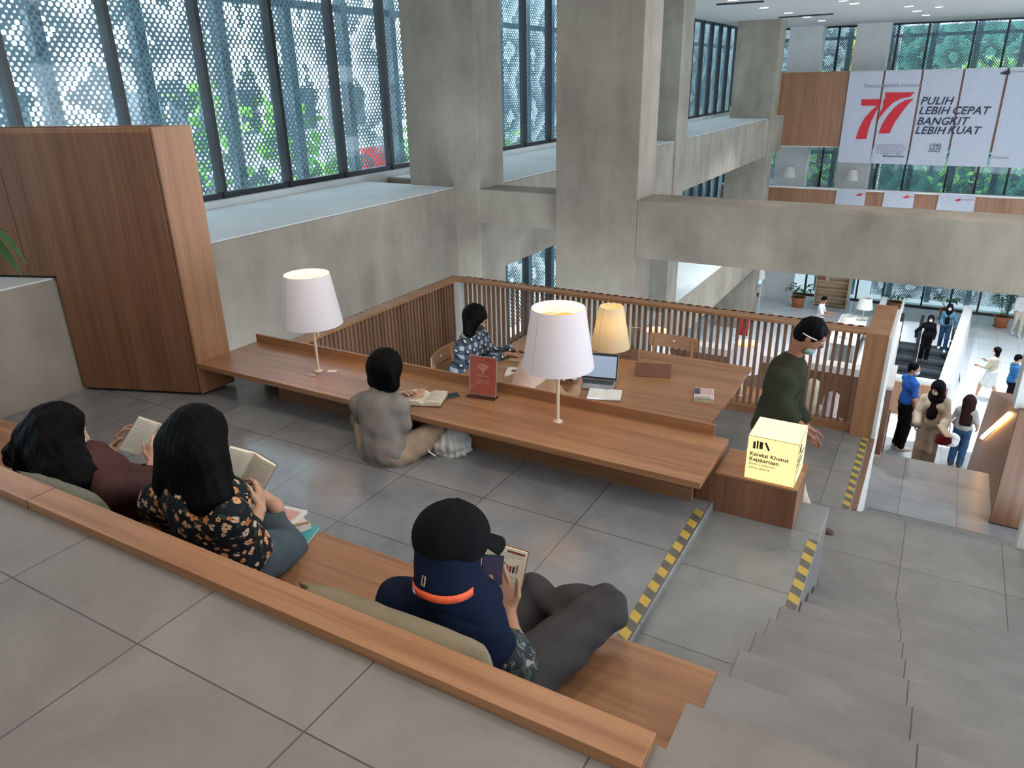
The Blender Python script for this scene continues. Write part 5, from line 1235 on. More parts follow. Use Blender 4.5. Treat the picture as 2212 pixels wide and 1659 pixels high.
# 7 ---- man in olive shirt walking past the cube
J = dict(base=V3(-.65, 5.0, -1.7), hc=PP(1752, 722, y=5.02), hf=V3(.80, .10, -.55), hu=V3(.5, 0, .85), neck=PP(1710, 778, y=5.03), mid=PP(1684, 855, y=5.03), pelvis=PP(1668, 935, y=5.03),
         shL=PP(1712, 800, y=5.19), shR=PP(1688, 822, y=4.87), elL=PP(1712, 880, y=5.20), wrL=PP(1745, 925, y=5.20), elR=PP(1684, 890, y=4.83), wrR=PP(1728, 916, y=4.82),
         hipL=PP(1672, 950, y=5.12), hipR=PP(1655, 950, y=4.94), knL=PP(1712, 1045, y=5.08), anL=PP(1742, 1125, y=5.06), toeL=PP(1788, 1152, y=5.05), knR=V3(-.88, 4.93, -1.28), anR=V3(-1.12, 4.93, -1.52), toeR=V3(-1.02, 4.93, -1.665))
def strap_extra(root, K):
    pts = [K['hc']+K['hr']*x*.0+(-K['hf'])*math.cos(a)*.100+K['hr']*math.sin(a)*.088-K['hu']*(.0+.02*math.cos(a))+K['hu']*.01*abs(math.sin(a)) for x, a in [(0, -2.0+4.0*i/20) for i in range(21)]]
    s_ = MB()
    for q in pts: q = q-K['O']; s_.v += [tuple(q-K['hu']*.004), tuple(q+K['hu']*.004)]
    s_.f = [(2*i, 2*i+2, 2*i+3, 2*i+1) for i in range(20)]; s_.mi = [0]*20
    o = s_.build('mask_strap', MATS['mask_w'], root, smooth=True); sm = o.modifiers.new('thick', 'SOLIDIFY'); sm.thickness = .003
    F = Field(.02); hc = K['hc']; F.ell(hc+K['hf']*.045-K['hu']*.085, (.060, .058, .040), K['HB'], .02); F.carve(hc-K['hf']*.03-K['hu']*.02, (.10, .085, .2), K['HB']); F.build('face_mask', plain('grey green mask', (.22, .30, .27), .8), root, .006, K['O'])
person('person', 'man in dark olive shirt with a mask under his chin walking behind the glowing cube', J, res=.007, sk=skin('warm tan skin', (.30, .14, .085)), shirt=dict(mat=F_olive, sleeve=1.45, g=.036, rs=(.052, .048, .040), fold=.007, collar=True), hands={'R': (((.5, 0, -.8), (.3, .9, 0), (.8, 0, 0)), dict(curl=(.5, .5, .55, .6))), 'L': (((.5, 0, -.8), (.3, -.9, 0), (.8, 0, 0)), dict(curl=(.5, .5, .55, .6)))},
       trousers=dict(mat=F_cream, r=(.085, .064, .055)), shoes=plain('dark brown leather', (.05, .03, .018), .5), hair=dict(kind='short', res=.006), extra=strap_extra)

# 8 ---- people on the stairs and in the hall below
RS = .014
shoe_c = plain('cream shoe', (.50, .42, .30), .6); shoe_k = plain('dark shoe', (.03, .03, .03)); shoe_w = plain('white shoe', (.6, .6, .6), .6)
J = stance(.07, 14.15, -5.1, 1.70, 60, look=105, armL=(.10, .0), armR=(.0, .02), elb=(.7, .15)); J['hu'] = V3(0, 0, 1)
person('person', 'man in royal blue polo and black trousers standing at the stair landing', J, res=RS, shirt=dict(mat=F_blue, sleeve=.75, collar=True), trousers=dict(mat=F_black), shoes=shoe_c, hair=dict(kind='short', mask=plain('pale blue mask', (.50, .60, .62), .8)))
J = stance(.46, 12.6, -4.76, 1.66, 185, look=212, armL=(.12, .02), armR=(.16, .02), elb=(.75, .75), fem=True, bow=.35)
def bag_extra(root, K): pass
person('person', 'woman in beige suit and black hijab climbing the stairs with a book', J, res=RS, female=True, sk=SKL, shirt=dict(mat=F_cream, sleeve=1.85, rs=(.052, .050, .045), g=.022), trousers=dict(mat=F_cream, r=(.080, .068, .070)), shoes=shoe_c,
       hair=dict(kind='hijab', mat=F_hij, mask=MATS['mask_w'], locks=[(np.array(J['neck']), np.array(J['mid'])+V3(-.02, -.12, .0), .11, .075), (np.array(J['neck']), np.array(J['neck'])+V3(.12, 0, -.12), .1, .07)]))
b = closed_book('held_book', 'pale cover book held by the woman in the beige suit', tuple(np.array(J['wrL'])+V3(.03, -.12, .02)), .9, .17, .24, .02, (.50, .36, .20), tilt=(.5, .3))
o = phone('smartphone', 'smartphone in the hand of the woman in the beige suit', Matrix.Translation(Vector(tuple(np.array(J['wrR'])+V3(.0, -.12, .02)))) @ Matrix.Rotation(1.2, 4, 'Z'))
hb = empty('handbag', tuple(np.array(J['elL'])+V3(.03, -.02, -.42)), .3, 'small red handbag hanging on the arm of the woman in the beige suit', 'bag')
F = Field(.03); F.ell((0, 0, .10), (.11, .05, .10), None, .03); F.ell((0, 0, .05), (.12, .06, .06), None, .03); F.build('body', plain('wine red leather', (.22, .02, .03), .35), hb, .01)
MB().tube([(-.06, 0, .18), (-.04, 0, .36), (.04, 0, .36), (.06, 0, .18)], .006, 6).build('strap', plain('coral strap', (.6, .08, .06), .5), hb)
J = stance(1.0, 13.9, -5.1, 1.33, 15, armL=(.0, .05), armR=(.05, .06), elb=(.5, .5), fem=True, bow=.3)
nk = np.array(J['neck']); h_ = np.array(J['hc'])
person('person', 'girl with long brown hair in a grey top and jeans going downstairs', J, res=.012, female=True, sk=SKL, build=.86, shirt=dict(mat=fabric('grey top', (.33, .31, .30)), sleeve=.8), trousers=dict(mat=F_jean), shoes=shoe_k,
       hair=dict(kind='long', mat=HBR, locks=[(h_+V3(x, -.04, 0), nk+V3(x*1.2+.01, -.09, -.26), .055, .035) for x in (-.05, 0, .05)]))
wb = empty('shoulder_bag', (.84, 13.62, -4.62), .3, 'white cloth shoulder bag hanging behind the girl in jeans', 'bag')
F = Field(.03); F.ell((0, 0, .12), (.15, .05, .13), None, .03); F.ell((0, 0, .06), (.14, .06, .08), None, .03); F.disp = folds(.006); F.build('body', F_white, wb, .012)
MB().tube([(-.10, 0, .2), (-.04, .06, .42), (.04, .10, .50)], .008, 6).build('strap', F_white, wb)
J = stance(2.11, 23.9, G, 1.62, -62, look=-100, stride=.26, armL=(.2, .0), armR=(.1, 0), elb=(.9, 1.2), fem=True)
person('person', 'young woman in cream top and white skirt with a mask walking across the hall', J, res=.016, female=True, sk=SKL, shirt=dict(mat=F_cream, sleeve=1.6), skirt=dict(mat=F_white, len=.75, r=.20), shoes=shoe_w, hair=dict(kind='bob', len=.12, mask=MATS['mask_w']))
J = stance(2.52, 23.0, G, 1.78, 75, stride=.24, armL=(.1, .05), armR=(.0, .05), elb=(.3, .3))
person('person', 'man in blue tee and black shorts with sandals walking at the far right', J, res=.016, sk=SKL, shirt=dict(mat=fabric('dusty blue tee', (.03, .12, .28)), sleeve=.8), trousers=dict(mat=F_black, ends=(.42, .42)), shoes=plain('brown sandal', (.12, .07, .04)), hair=dict(kind='short'))
J = stance(3.12, 30.9, G, 1.72, 170, stride=.1)
person('person', 'person in pale trousers standing under the beam by the far glass', J, res=.03, sk=SKL, shirt=dict(mat=F_white, sleeve=1.5), trousers=dict(mat=F_cream), shoes=shoe_w, hair=dict(kind='short'))
# escalator riders
J = stance(.36, 27.0, -7.62, 1.60, 178, armL=(.0, .02), armR=(.02, .18), elb=(.4, .4), fem=True)
person('person', 'woman in black hijab and black clothes riding the escalator', J, res=.018, female=True, sk=SKL, shirt=dict(mat=F_black, sleeve=1.9), trousers=dict(mat=F_black), shoes=shoe_k, hair=dict(kind='hijab', mat=F_hij, mask=MATS['mask_w']))
J = stance(.86, 28.1, -7.52, 1.66, 178, stride=.1, armL=(.05, .10), armR=(.1, .0), elb=(.2, .9), fem=True)
nk = np.array(J['neck'])
person('person', 'person in denim jacket and dark scarf riding the escalator holding the rail', J, res=.018, female=True, sk=SKL, shirt=dict(mat=F_jean2, sleeve=1.9), trousers=dict(mat=F_jean), shoes=shoe_w, hair=dict(kind='hijab', mat=F_hij, mask=MATS['mask_w'], locks=[(nk, nk+V3(0, -.12, -.35), .09, .07)]))
J = stance(-3.02, 27.0, G, 1.72, 95, look=100, armL=(.15, 0), armR=(.15, 0), elb=(1.0, 1.0), bow=.5)
person('person', 'man in white tee looking at his phone in front of the low bookshelf', J, res=.018, sk=skin('warm tan skin', (.30, .14, .085)), shirt=dict(mat=F_white, sleeve=.8), trousers=dict(mat=F_black), shoes=shoe_k, hair=dict(kind='short'))

def seated(x, y, z, face_deg, H=1.0, lean=.1):
    """z is the floor; the seat is .45 up"""
    a = R(face_deg); f = V3(math.sin(a), math.cos(a), 0); r = V3(math.cos(a), -math.sin(a), 0); u = V3(0, 0, 1); b = V3(x, y, z); p = b+u*.52
    J = dict(base=b, pelvis=p+u*.02, mid=p+u*.22+f*lean*.3, neck=p+u*.50+f*lean, hc=p+u*.66+f*(lean+.06), hf=f*.8-u*.5, hu=u*.9+f*.3)
    for q, sg in (('L', -1), ('R', 1)):
        J['sh'+q] = J['neck']+r*sg*.155-u*.07; J['hip'+q] = p+r*sg*.09; J['kn'+q] = p+r*sg*.10+f*.43+u*.0; J['an'+q] = b+r*sg*.10+f*.38+u*.08; J['toe'+q] = J['an'+q]+f*.15-u*.05
        J['el'+q] = J['sh'+q]-u*.22+f*.12+r*sg*.04; J['wr'+q] = J['el'+q]+f*.22+u*.03-r*sg*.06
    return J
for args, lab, sh, hr_, fem, tr in (
    ((-.72, 8.62, -3.4, 0), 'seated person in pale blouse and headscarf seen through the slats by the end post', fabric('pale rose blouse', (.45, .36, .36)), dict(kind='hijab', mat=fabric('pale rose blouse', (.45, .36, .36))), True, F_black),
    ((-1.02, 8.95, -3.4, 10), 'seated person in cream blouse and black skirt seen through the slats', F_cream, dict(kind='hijab', mat=F_cream), True, F_black),
    ((-2.65, 13.52, -5.1, 30), 'person with black hair in a white top seated beyond the terrace counter', F_white, dict(kind='short'), False, F_black),
    ((-2.0, 13.5, -5.1, -30), 'person all in black seated beyond the terrace counter', F_black, dict(kind='bob', len=.1), True, F_black),
    ((-.93, 14.3, -5.1, 20), 'person in black headscarf seated beyond the railing beside the man in olive', F_black, dict(kind='hijab', mat=F_hij), True, F_black)):
    J = seated(*args); person('person', lab, J, res=.014, female=fem, shirt=dict(mat=sh, sleeve=1.9, g=.02), trousers=dict(mat=tr), shoes=shoe_k, hair=hr_)
    s_ = empty('stool', (args[0], args[1], args[2]), 0, 'low timber stool under the '+lab.split(' seen')[0].split(' seated')[0][:60], 'stool'); MB().box(-.2, .2, -.2, .2, .36, .41).build('seat', M['chair'], s_, .004)
    for a in (-1, 1):
        for b_ in (-1, 1): MB().tube([(a*.17, b_*.17, 0), (a*.15, b_*.15, .36)], .016, 6).build('leg', M['chair'], s_)
J = seated(-6.05, 30.6, G, -45, lean=.3)
person('person', 'person all in black bent over on a chair at the far left of the hall', J, res=.03, shirt=dict(mat=F_black, sleeve=1.9), trousers=dict(mat=F_black), shoes=shoe_k, hair=dict(kind='short'))
chair((-6.0, 30.55, G), R(45), 'pale timber chair under the bent person in black', group='pale chairs at the far left', mat=M['chairp'])
chair((-6.5, 31.6, G), R(45), 'pale empty timber chair in front of the bent person in black', mat=M['chairp'])

# ================================================================== BANNERS, LAMPS, PLANTS, ESCALATOR, CEILING LIGHTS
M['banner'] = fabric('white banner cloth', (.44, .45, .51), weave=60, var=.03); M['red'] = plain('banner red', (.50, .008, .018), .6, .04); M['bnavy'] = plain('banner navy lettering', (.016, .020, .05), .7); M['bgrey'] = plain('banner grey lettering', (.25, .25, .28), .7)
YB = 29.84
def zx(u, v, y=YB):
    q = at(1600+u/3.456, v/3.456, y=y); return q.x, q.z
def banner(x0, x1, z0, z1, label, bottom_flare=0):
    t = empty('hanging_banner', ((x0+x1)/2, YB, z1), 0, label, 'banner'); w = (x1-x0)/2; h_ = z1-z0
    b = MB(); n = 12
    for k in range(2):
        for i in range(n+1):
            for j in range(9):
                u = -1+2*i/n; v = j/8; b.v.append((u*w*(1+bottom_flare*v), (.004*math.sin(u*7+v*5) if j else 0)+.004*k, -v*h_))
    for k in range(2):
        o_ = k*(n+1)*9
        for i in range(n):
            for j in range(8): b.f.append((o_+i*9+j, o_+(i+1)*9+j, o_+(i+1)*9+j+1, o_+i*9+j+1)); b.mi.append(0)
    b.build('cloth', M['banner'], t, smooth=True); MB().box(-w, w, -.01, .012, -.012, .012).build('hanging_rod', M['steel'], t)
    return t
def poly_on(t, pts, mat, name, y=YB-.012):
    o = t.location; P_ = [zx(*q) for q in pts]; b = MB(); n = len(P_)
    b.v = [(x-o.x, y-o.y, z-o.z) for x, z in P_]+[(x-o.x, y-o.y+.003, z-o.z) for x, z in P_]; b.f = [tuple(range(n)), tuple(range(2*n-1, n-1, -1))]+[(i, (i+1) % n, n+(i+1) % n, n+i) for i in range(n)]; b.mi = [0]*len(b.f)
    return b.build(name, mat, t)
def text_on(t, s, u, v, size, mat, shear=0, y=YB-.012, bold=0, space=1):
    o = t.location; x, z = zx(u, v); return text_mesh('lettering', s, size, mat, t, frame_m((x-o.x, y-o.y, z-o.z), (1, 0, 0), (0, 0, 1)), .001, bold, 'LEFT', shear, space)
xs = [(-3.52, -2.46), (-2.40, -1.31), (-1.25, -.12), (-.06, 1.08), (1.15, 2.30)]
zt, zb = 1.44, -1.58
B = [banner(x0, x1, zb, zt, lab) for (x0, x1), lab in zip(xs, ('white hanging banner with the first red seven, leftmost of the row', 'white hanging banner with the second red seven', 'white hanging banner with the words PULIH and 1945 2022', 'white hanging banner with the words CEPAT and KUAT', 'white hanging banner with a small dark emblem at its top'))]
poly_on(B[0], [(905, 742), (1045, 740), (1045, 775), (1010, 838), (975, 905), (952, 975), (938, 1038), (858, 1038), (885, 955), (925, 882), (975, 825), (1020, 790), (897, 788)], M['red'], 'red_numeral')
poly_on(B[1], [(1080, 690), (1300, 688), (1268, 722), (1200, 735), (1140, 765), (1090, 815), (1045, 870), (1022, 905), (1025, 870), (1045, 830), (1062, 795), (1065, 745), (1080, 738)], M['red'], 'red_numeral')
poly_on(B[1], [(1292, 738), (1240, 790), (1195, 850), (1150, 915), (1125, 965), (1112, 996), (1028, 996), (1055, 930), (1095, 865), (1140, 812), (1190, 770), (1240, 745)], M['red'], 'red_numeral')
text_on(B[0], 'Dirgahayu', 917, 655, .165, M['bgrey']); text_on(B[1], 'Republik Indonesia', 1052, 650, .165, M['bgrey'], space=.96)
text_on(B[2], 'PULIH', 1338, 780, .34, M['bnavy'], .22, bold=.006, space=1.05); text_on(B[2], 'LEBIH', 1325, 852, .34, M['bnavy'], .22, bold=.006, space=1.05); text_on(B[3], 'CEPAT', 1572, 852, .34, M['bnavy'], .22, bold=.006, space=1.05)
text_on(B[2], 'BANG', 1310, 930, .34, M['bnavy'], .22, bold=.006, space=1.05); text_on(B[3], 'KIT', 1552, 930, .34, M['bnavy'], .22, bold=.006, space=1.05)
text_on(B[2], 'LEBIH', 1297, 998, .34, M['bnavy'], .22, bold=.006, space=1.05); text_on(B[3], 'KUAT', 1540, 998, .34, M['bnavy'], .22, bold=.006, space=1.05)
text_on(B[2], '1945', 1402, 1100, .19, M['bnavy'], .1); text_on(B[2], '2022', 1395, 1134, .19, M['bnavy'], .1)
for i, ln in enumerate(('Indonesia merdeka bukan', 'tujuan akhir kita. Indonesia', 'merdeka hanya syarat untuk', 'bisa mencapai kebahagiaan', 'dan kemakmuran rakyat.')): text_on(B[1], ln, 1010, 1083+i*16, .082, M['bgrey'])
text_on(B[1], 'Mohammad Hatta', 1062, 1170, .09, M['bnavy'], bold=.001); text_on(B[4], '#SediakalaKu', 1860, 1182, .10, M['bgrey'])
def emblem(t, u, v, s, mat):
    poly_on(t, [(u, v), (u+22*s, v-10*s), (u+60*s, v-22*s), (u+75*s, v-20*s), (u+75*s, v+10*s), (u+66*s, v+10*s), (u+62*s, v+2*s), (u+54*s, v+12*s), (u+24*s, v+14*s), (u+18*s, v+6*s), (u+4*s, v+10*s)], mat, 'emblem')
    text_on(t, 'Perpustakaan Jakarta', u+88*s, v-4*s, .085*s, mat if mat is M['red'] else M['bgrey'])
emblem(B[4], 1938, 545, 1.0, M['bnavy'])
for (x0, x1), lab, (u, v) in zip(((-3.40, -2.42), (-1.82, -.86), (-.12, .98)), ('small white banner with red emblem on the lower balustrade, left one', 'small white banner with red emblem on the lower balustrade, middle one', 'small white banner with red emblem on the lower balustrade, right one'), ((862, 1455), (1212, 1472), (1598, 1495))):
    t = banner(x0, x1, -4.6, -2.50, lab, .06); emblem(t, u, v, .58, M['red'])
    if u == 862: text_on(t, '#SediakalaKu', 822, 1582, .15, M['bgrey'])

def floor_lamp(x, y, z, h_, label, r=.26):
    t = empty('floor_lamp', (x, y, z), 0, label, 'lamp'); MB().lathe([(.15, 0), (.15, .02), (.02, .03)], 20).build('base', M['cream'], t); MB().lathe([(.014, .02), (.014, h_-.3)], 8).build('pole', M['cream'], t)
    MB().lathe([(r, h_-.40), (r*.62, h_), (r*.60, h_), (r*.98, h_-.40)], 28, cap=False).build('lamp_shade', M['shadeoff'], t, smooth=True)
M['shadeoff'] = plain('off white cloth shade', (.68, .65, .60), .8)
floor_lamp(-5.42, 31.5, -3.6, 1.65, 'white floor lamp on the gallery before the pillar left of the banners'); floor_lamp(-3.15, 31.5, -3.6, 1.62, 'white floor lamp on the gallery beneath the first banner')
# hall furniture by the escalator
tb_ = simple_table('hall_table', (-2.0, 26.6, G), .9, 3.4, .78, M['white'], M['white'], 'white table in the hall with two white shade lamps')
def hall_lamp(x, y, z, label, group=None):
    t = empty('table_lamp', (x, y, z), 0, label, 'lamp', group); MB().lathe([(.09, 0), (.09, .015), (.012, .02), (.012, .55)], 14).build('base', M['cream'], t); MB().lathe([(.27, .42), (.20, .80), (.19, .80), (.26, .42)], 26, cap=False).build('lamp_shade', M['shadeoff'], t, smooth=True)
hall_lamp(-1.98, 25.4, G+.78, 'white shade lamp on the hall table, lower one in front'); hall_lamp(-1.72, 27.9, G+.78, 'white shade lamp on the hall table, farther one behind')
hall_lamp(-5.75, 29.4, G+1.1, 'white shade lamp standing on the high counter beside the person bent over')
simple_table('hall_table', (-6.1, 29.35, G), .9, 1.5, 1.1, M['white'], M['white'], 'high white counter at the far left of the hall')
# bookshelf against the pillar
bs = empty('bookshelf', (-3.28, 32.05, G), .0, 'low timber bookshelf leaning open against the hall pillar', 'bookshelf')
MB().box(-.62, .62, .2, .24, 0, 1.35).build('back_panel', M['chairp'], bs)
for zz in (.05, .38, .71, 1.04): MB().box(-.6, .6, -.15, .2, zz, zz+.03).build('shelf', M['chairp'], bs)
for sx in (-1, 1): MB().box(sx*.62-.02, sx*.62+.02, -.18, .24, 0, 1.38).build('side_panel', M['chairp'], bs)
for i, c_ in enumerate(((.35, .08, .05), (.5, .4, .3))): o = MB().box(-.08, .08, -.02, .02, 0, .25).build('display_book', plain('cover %d' % i, c_, .5)); o.location = (-3.75+i*.25, 32.0, G+1.07); tag(o, ('brown book standing at the left end of the bookshelf top shelf', 'framed pale book beside the brown one on the bookshelf top shelf')[i], 'book')
for i, (x, y) in enumerate(((-4.45, 31.4), (-.92, 32.3), (.90, 32.0), (2.70, 31.9))):
    plant((x, y, G), ('terracotta potted plant near the hall pillar behind the man in white', 'terracotta potted plant behind the timber end post', 'terracotta potted plant behind the escalator riders', 'terracotta potted plant with tall fronds at the far right glass')[i], nl=10, L=.32, w=.05, hpot=.42, rpot=.26, seed=i, up=(.5, .3, .5, .8)[i])

# escalator well
es = empty('escalator', (.45, 25, G), 0, 'escalator with black handrails running down from the hall beyond the stairs', 'escalator')
M['dark'] = plain('dark grey metal', (.05, .055, .06), .4, .1, 10, metal=.5); M['tread'] = plain('ribbed tread metal', (.055, .062, .07), .35, .3, 40, metal=.3)
sp_ = MB()
for i in range(16):
    y1 = 28.5-i*.40; z = -7.5-.235*i; sp_.box(.20-.45, 1.12-.45, y1-.42-25, y1-25, z-.25-G, z-G)
sp_.build('steps', M['tread'], es)
sp_ = MB()
for i in range(16):
    y1 = 28.5-i*.40; z = -7.5-.235*i; sp_.box(-.52-.45, .10-.45, y1-.42-25, y1-25, z-.25-G, z-G)
sp_.build('steps', M['tread'], es)
for x in (-.50, .12, 1.16):
    MB().add([(x-.45, 3.6, .0), (x-.45, 3.6, .95), (x-.45, -2.8, -2.8), (x-.45, -2.8, -3.75)], [(0, 1, 2, 3)]).build('glass_side', M['glass'], es)
    MB().tube([(x-.45, 3.9, .15), (x-.45, 4.15, .5), (x-.45, 4.0, .85), (x-.45, 3.6, .98), (x-.45, -2.8, -2.72)], .055, 8).build('handrail', M['black'], es)
    MB().hexa([(x-.51, -2.8, -4.2), (x-.39, -2.8, -4.2), (x-.39, 3.9, -.4), (x-.51, 3.9, -.4)], [(x-.51, -2.8, -3.6), (x-.39, -2.8, -3.6), (x-.39, 3.9, .1), (x-.51, 3.9, .1)]).build('skirt', M['dark'], es)
st_ = MB(); st_.box(-.62, -.55, 22.0, 30.6, -11.5, -6.45); st_.hexa([(1.22, 21.9, -11), (1.50, 21.9, -11), (1.62, 30.2, -11), (1.36, 30.2, -11)], [(1.22-.45, 21.9, -6.38), (1.50-.42, 21.9, -6.38), (1.62, 30.2, -6.38), (1.36, 30.2, -6.38)])
st_.box(-1.45, 1.1, 21.75, 21.95, -7.5, -6.42); st_.box(-1.35, -1.15, 22.0, 30.6, -7.5, -6.5); st_.box(-.6, 1.5, 21.9, 31.2, -11.7, -11.5); st_.box(-.6, 1.5, 31.1, 31.2, -11.5, G)
struct(st_.build('wall_escalator', M['white']))
tag(MB().box(-1.45, 1.02, 21.70, 21.75, -7.5, -6.55).build('timber_cladding', M['wood_zl']), 'pale timber cladding below the near end of the escalator well', 'panel')
struct(MB().box(-4.6, -.62, 14.6, 22, -7.5, -7.3).build('floor', M['tile_g']))

# terrace beyond the counter
simple_table('terrace_table', (-2.3, 14.3, -5.1), 2.4, .5, .74, M['white'], M['wood_z'], 'white topped table beyond the terrace counter between two seated people')
t = MB().box(-.065, .065, -.01, .01, 0, .26).build('red_banner', plain('bright red cloth', (.55, .015, .02), .6)); t.location = (-2.27, 10.95, -2.27); t['label'] = 'narrow bright red hanging banner seen through the slats right of the seated people'; t['category'] = 'banner'
bk_cols = [(.55, .5, .45), (.4, .35, .3), (.6, .58, .55), (.5, .2, .15)]
for i in range(6):
    o = MB().box(-.012, .012, -.08, .08, 0, .21+.02*(i % 3)).build('shelved_book', plain('bk %d' % (i % 4), bk_cols[i % 4], .6)); o.location = (-1.62+i*.14, 7.28, -2.2); o.rotation_euler = (0, .15*((i % 3)-1), .4)
    tag(o, 'thin book standing on the ledge just beyond the railing slats', 'book', 'books on the ledge behind the slats')
lb = MB().box(-1.9, -.6, 7.15, 7.40, -3.4, -2.2).build('book_ledge', M['wood_z']); tag(lb, 'timber ledge carrying standing books just beyond the railing slats', 'ledge')

# ceiling: recessed lights that are on, and slim tracks
M['downl'] = emis('downlight disc', (1, .97, .92), 14)
k = 0
for (px, py) in ((1583, 1), (1650, 17), (1703, 28), (1743, 37), (1775, 45), (1963, 14), (1981, 24), (2000, 33), (1845, 8)):
    q = at(px, py, z=3.04); o = empty('ceiling_light', (q.x, q.y, 3.05), 0, 'small round recessed ceiling light', 'ceiling light', 'recessed ceiling lights')
    o['label'] = 'small round recessed ceiling light among those over the void'
    MB().lathe([(.12, -.012), (.14, -.012), (.14, 0)], 20, cap=False).build('ring', M['white'], o); MB().lathe([(.001, -.010), (.12, -.010)], 20, cap=False).build('disc', M['downl'], o)
for (a, b, lab) in (((1548, 10), (1650, 3), 'slim dark lighting track on the ceiling nearer the tall column'), ((1682, 38), (1800, 30), 'slim dark lighting track on the ceiling above the first gallery pillar')):
    p0 = at(*a, z=3.03); p1 = at(*b, z=3.03); tag(MB().tube([tuple(p0), tuple(p1)], .025, 6).build('ceiling_track', M['dark']), lab, 'ceiling track')
# warm recessed lamps over the landing; cool lamps added to brighten the hall
WC = (1, .84, .70); CC = (.88, .95, 1)
for (x, y, e_, c_) in ((-3.3, 2.6, 16, WC), (-1.5, 2.9, 16, WC), (-.6, 1.6, 13, WC), (-4.6, 2.4, 6, WC), (-1.2, -.6, 15, WC), (.9, 1.0, 15, WC), (1.2, 4.2, 15, WC), (-2.6, 5.6, 12, WC), (-.6, 5.8, 14, WC), (.5, 9.4, 40, WC), (-3.6, .2, 11, WC), (-2, 12.5, 90, CC), (.5, 17, 150, CC), (-3, 22, 240, CC), (2.5, 24, 230, CC), (-1, 26, 150, CC)):
    o = empty('ceiling_light', (x, y, 3.05), 0, 'round recessed ceiling light, warm and out of view above the reading landing, added as cool fill over the hall', 'ceiling light', 'warm recessed ceiling lights')
    MB().lathe([(.10, -.012), (.12, -.012), (.12, 0)], 20, cap=False).build('ring', M['white'], o); MB().lathe([(.001, -.008), (.10, -.008)], 20, cap=False).build('disc', M['downl'], o)
    l_ = area('downlight', (x, y, 3.02), (0, 0, 0), .3, .3, e_, c_, spread=R(75) if y > 12 else None)
    l_.parent = o; l_.location = (0, 0, -.03)

# outside the glass: trees and blocks, some dark blocks added to dim far windows
def tree(x, y, h_, r_, c_, label, seed):
    t = empty('street_tree', (x, y, G-.25), 0, label, 'tree'); rng = random.Random(seed); MB().tube([(0, 0, 0), (.2, 0, h_*.5), (0, .1, h_*.75)], [.18, .12, .06], 8).build('trunk', plain('bark', (.10, .07, .05), .9), t)
    b = MB()
    for i in range(420):
        a, c, d_ = rng.gauss(0, 1), rng.gauss(0, 1), rng.gauss(0, 1); q = Vector((a, c, d_)).normalized()*r_*(.55+.45*rng.random()); q.z = q.z*1.1+h_*.72
        u = Vector((rng.gauss(0, 1), rng.gauss(0, 1), rng.gauss(0, 1))).normalized()*.22; w_ = u.orthogonal().normalized()*.13; b.add([q-u, q+w_, q+u, q-w_], [(0, 1, 2, 3)])
    b.build('foliage', plain('foliage %s' % str(c_), tuple(min(1, q*1.9) for q in c_), .6, .3, 2), t)
for i, (x, y, h_, r_, c_) in enumerate(((-15, 13, 9.2, 2.6, (.10, .22, .03)), (-17, 7.6, 7.5, 2.0, (.08, .20, .05)), (-14, 21, 9.0, 2.4, (.09, .20, .03)), (-15, 17.5, 6.8, 2.3, (.16, .30, .03)), (-5.5, 38.4, 9.5, 2.6, (.10, .24, .06)), (.8, 38.6, 9.8, 2.8, (.12, .26, .06)), (6.6, 38.4, 8, 2.5, (.10, .22, .04)))):
    tree(x, y, h_, r_, c_, ('tall green tree beyond the side screen near the middle mullions', 'green tree beyond the side screen by the glazing left of the column', 'green tree beyond the side screen in the second bay', 'low lime green tree seen under the side beam', 'tree beyond the far screen left of the banners', 'tree beyond the far screen behind the banners', 'tree beyond the far screen at the right edge')[i], i)
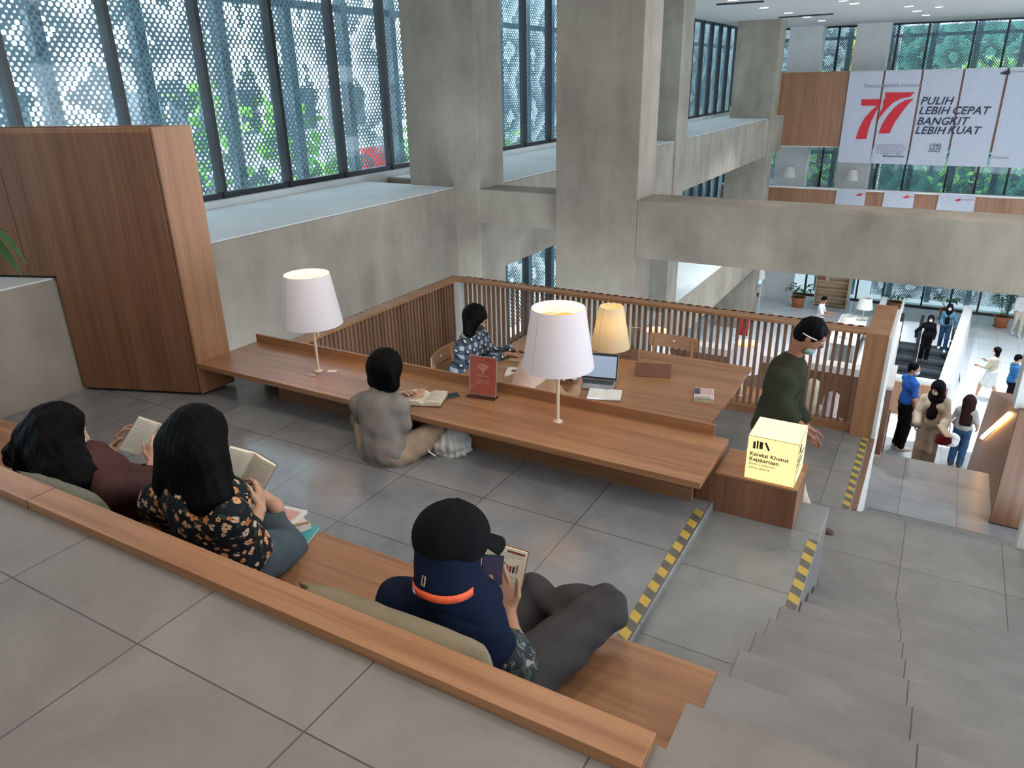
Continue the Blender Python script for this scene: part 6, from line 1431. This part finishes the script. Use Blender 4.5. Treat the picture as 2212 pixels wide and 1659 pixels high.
for i, (x0, x1, y0, y1, z1, c_) in enumerate(((-26, -20, -2, 5, 3, (.55, .45, .42)), (-30, -24, 8, 14, 5.5, (.55, .58, .6)), (-28, -21, 18, 26, 4, (.5, .48, .45)), (-13, -3.5, 42, 50, 6.5, (.22, .25, .26)), (-3, 14, 43, 50, 3.4, (.06, .20, .15)), (-22, -14, 36, 60, 7, (.28, .33, .36)))):
    o = empty('distant_building', ((x0+x1)/2, (y0+y1)/2, G-.25), 0, ('pinkish block beyond the side screen at the left edge', 'pale tall block beyond the side screen', 'beige block beyond the side screen second bay', 'grey block added beyond the far glazing to dim the view left of the banners', 'green faced block beyond the far glazing above the banners', 'long grey blue block added to dim the slanting view through the third side bay')[i], 'building')
    w, d_, hh = (x1-x0)/2, (y1-y0)/2, z1-G+.25; MB().box(-w, w, -d_, d_, 0, hh).build('walls', plain('block %d' % i, c_, .8), o)
    b = MB()
    for q in range(5):
        for zz in range(3): b.box(w, w+.05, -d_+.5+q*(2*d_-1)/5, -d_+.5+q*(2*d_-1)/5+.7, 2+zz*2.8, 3.4+zz*2.8); b.box(-w+.5+q*(2*w-1)/5, -w+1.3+q*(2*w-1)/5, -d_-.05, -d_, 2+zz*2.8, 3.4+zz*2.8)
    b.build('windows', plain('dark panes', (.08, .10, .12), .3), o)
for (x, y, z, w, hh, c_, lab) in ((-19.5, 0.2, -.4, 1.6, .7, (.7, .05, .04), 'red street sign board beyond the side screen at the left edge'), (-13, 15.6, -.9, .9, 1.5, (.75, .04, .03), 'red oval street sign beyond the second side bay'), (-4.2, 37, 0, .5, 9, (.8, .5, .05), 'amber yellow upright panel beyond the far glazing')):
    o = MB().box(-.06, .06, -w/2, w/2, -hh/2, hh/2) if x < -10 else MB().box(-w/2, w/2, -.06, .06, -hh/2, hh/2)
    o = o.tube([(0, 0, -hh/2), (0, 0, G-.25-z)], .06, 6).build('street_sign', plain('sign %s' % str(c_), c_, .5)); o.location = (x, y, z); tag(o, lab, 'street sign')
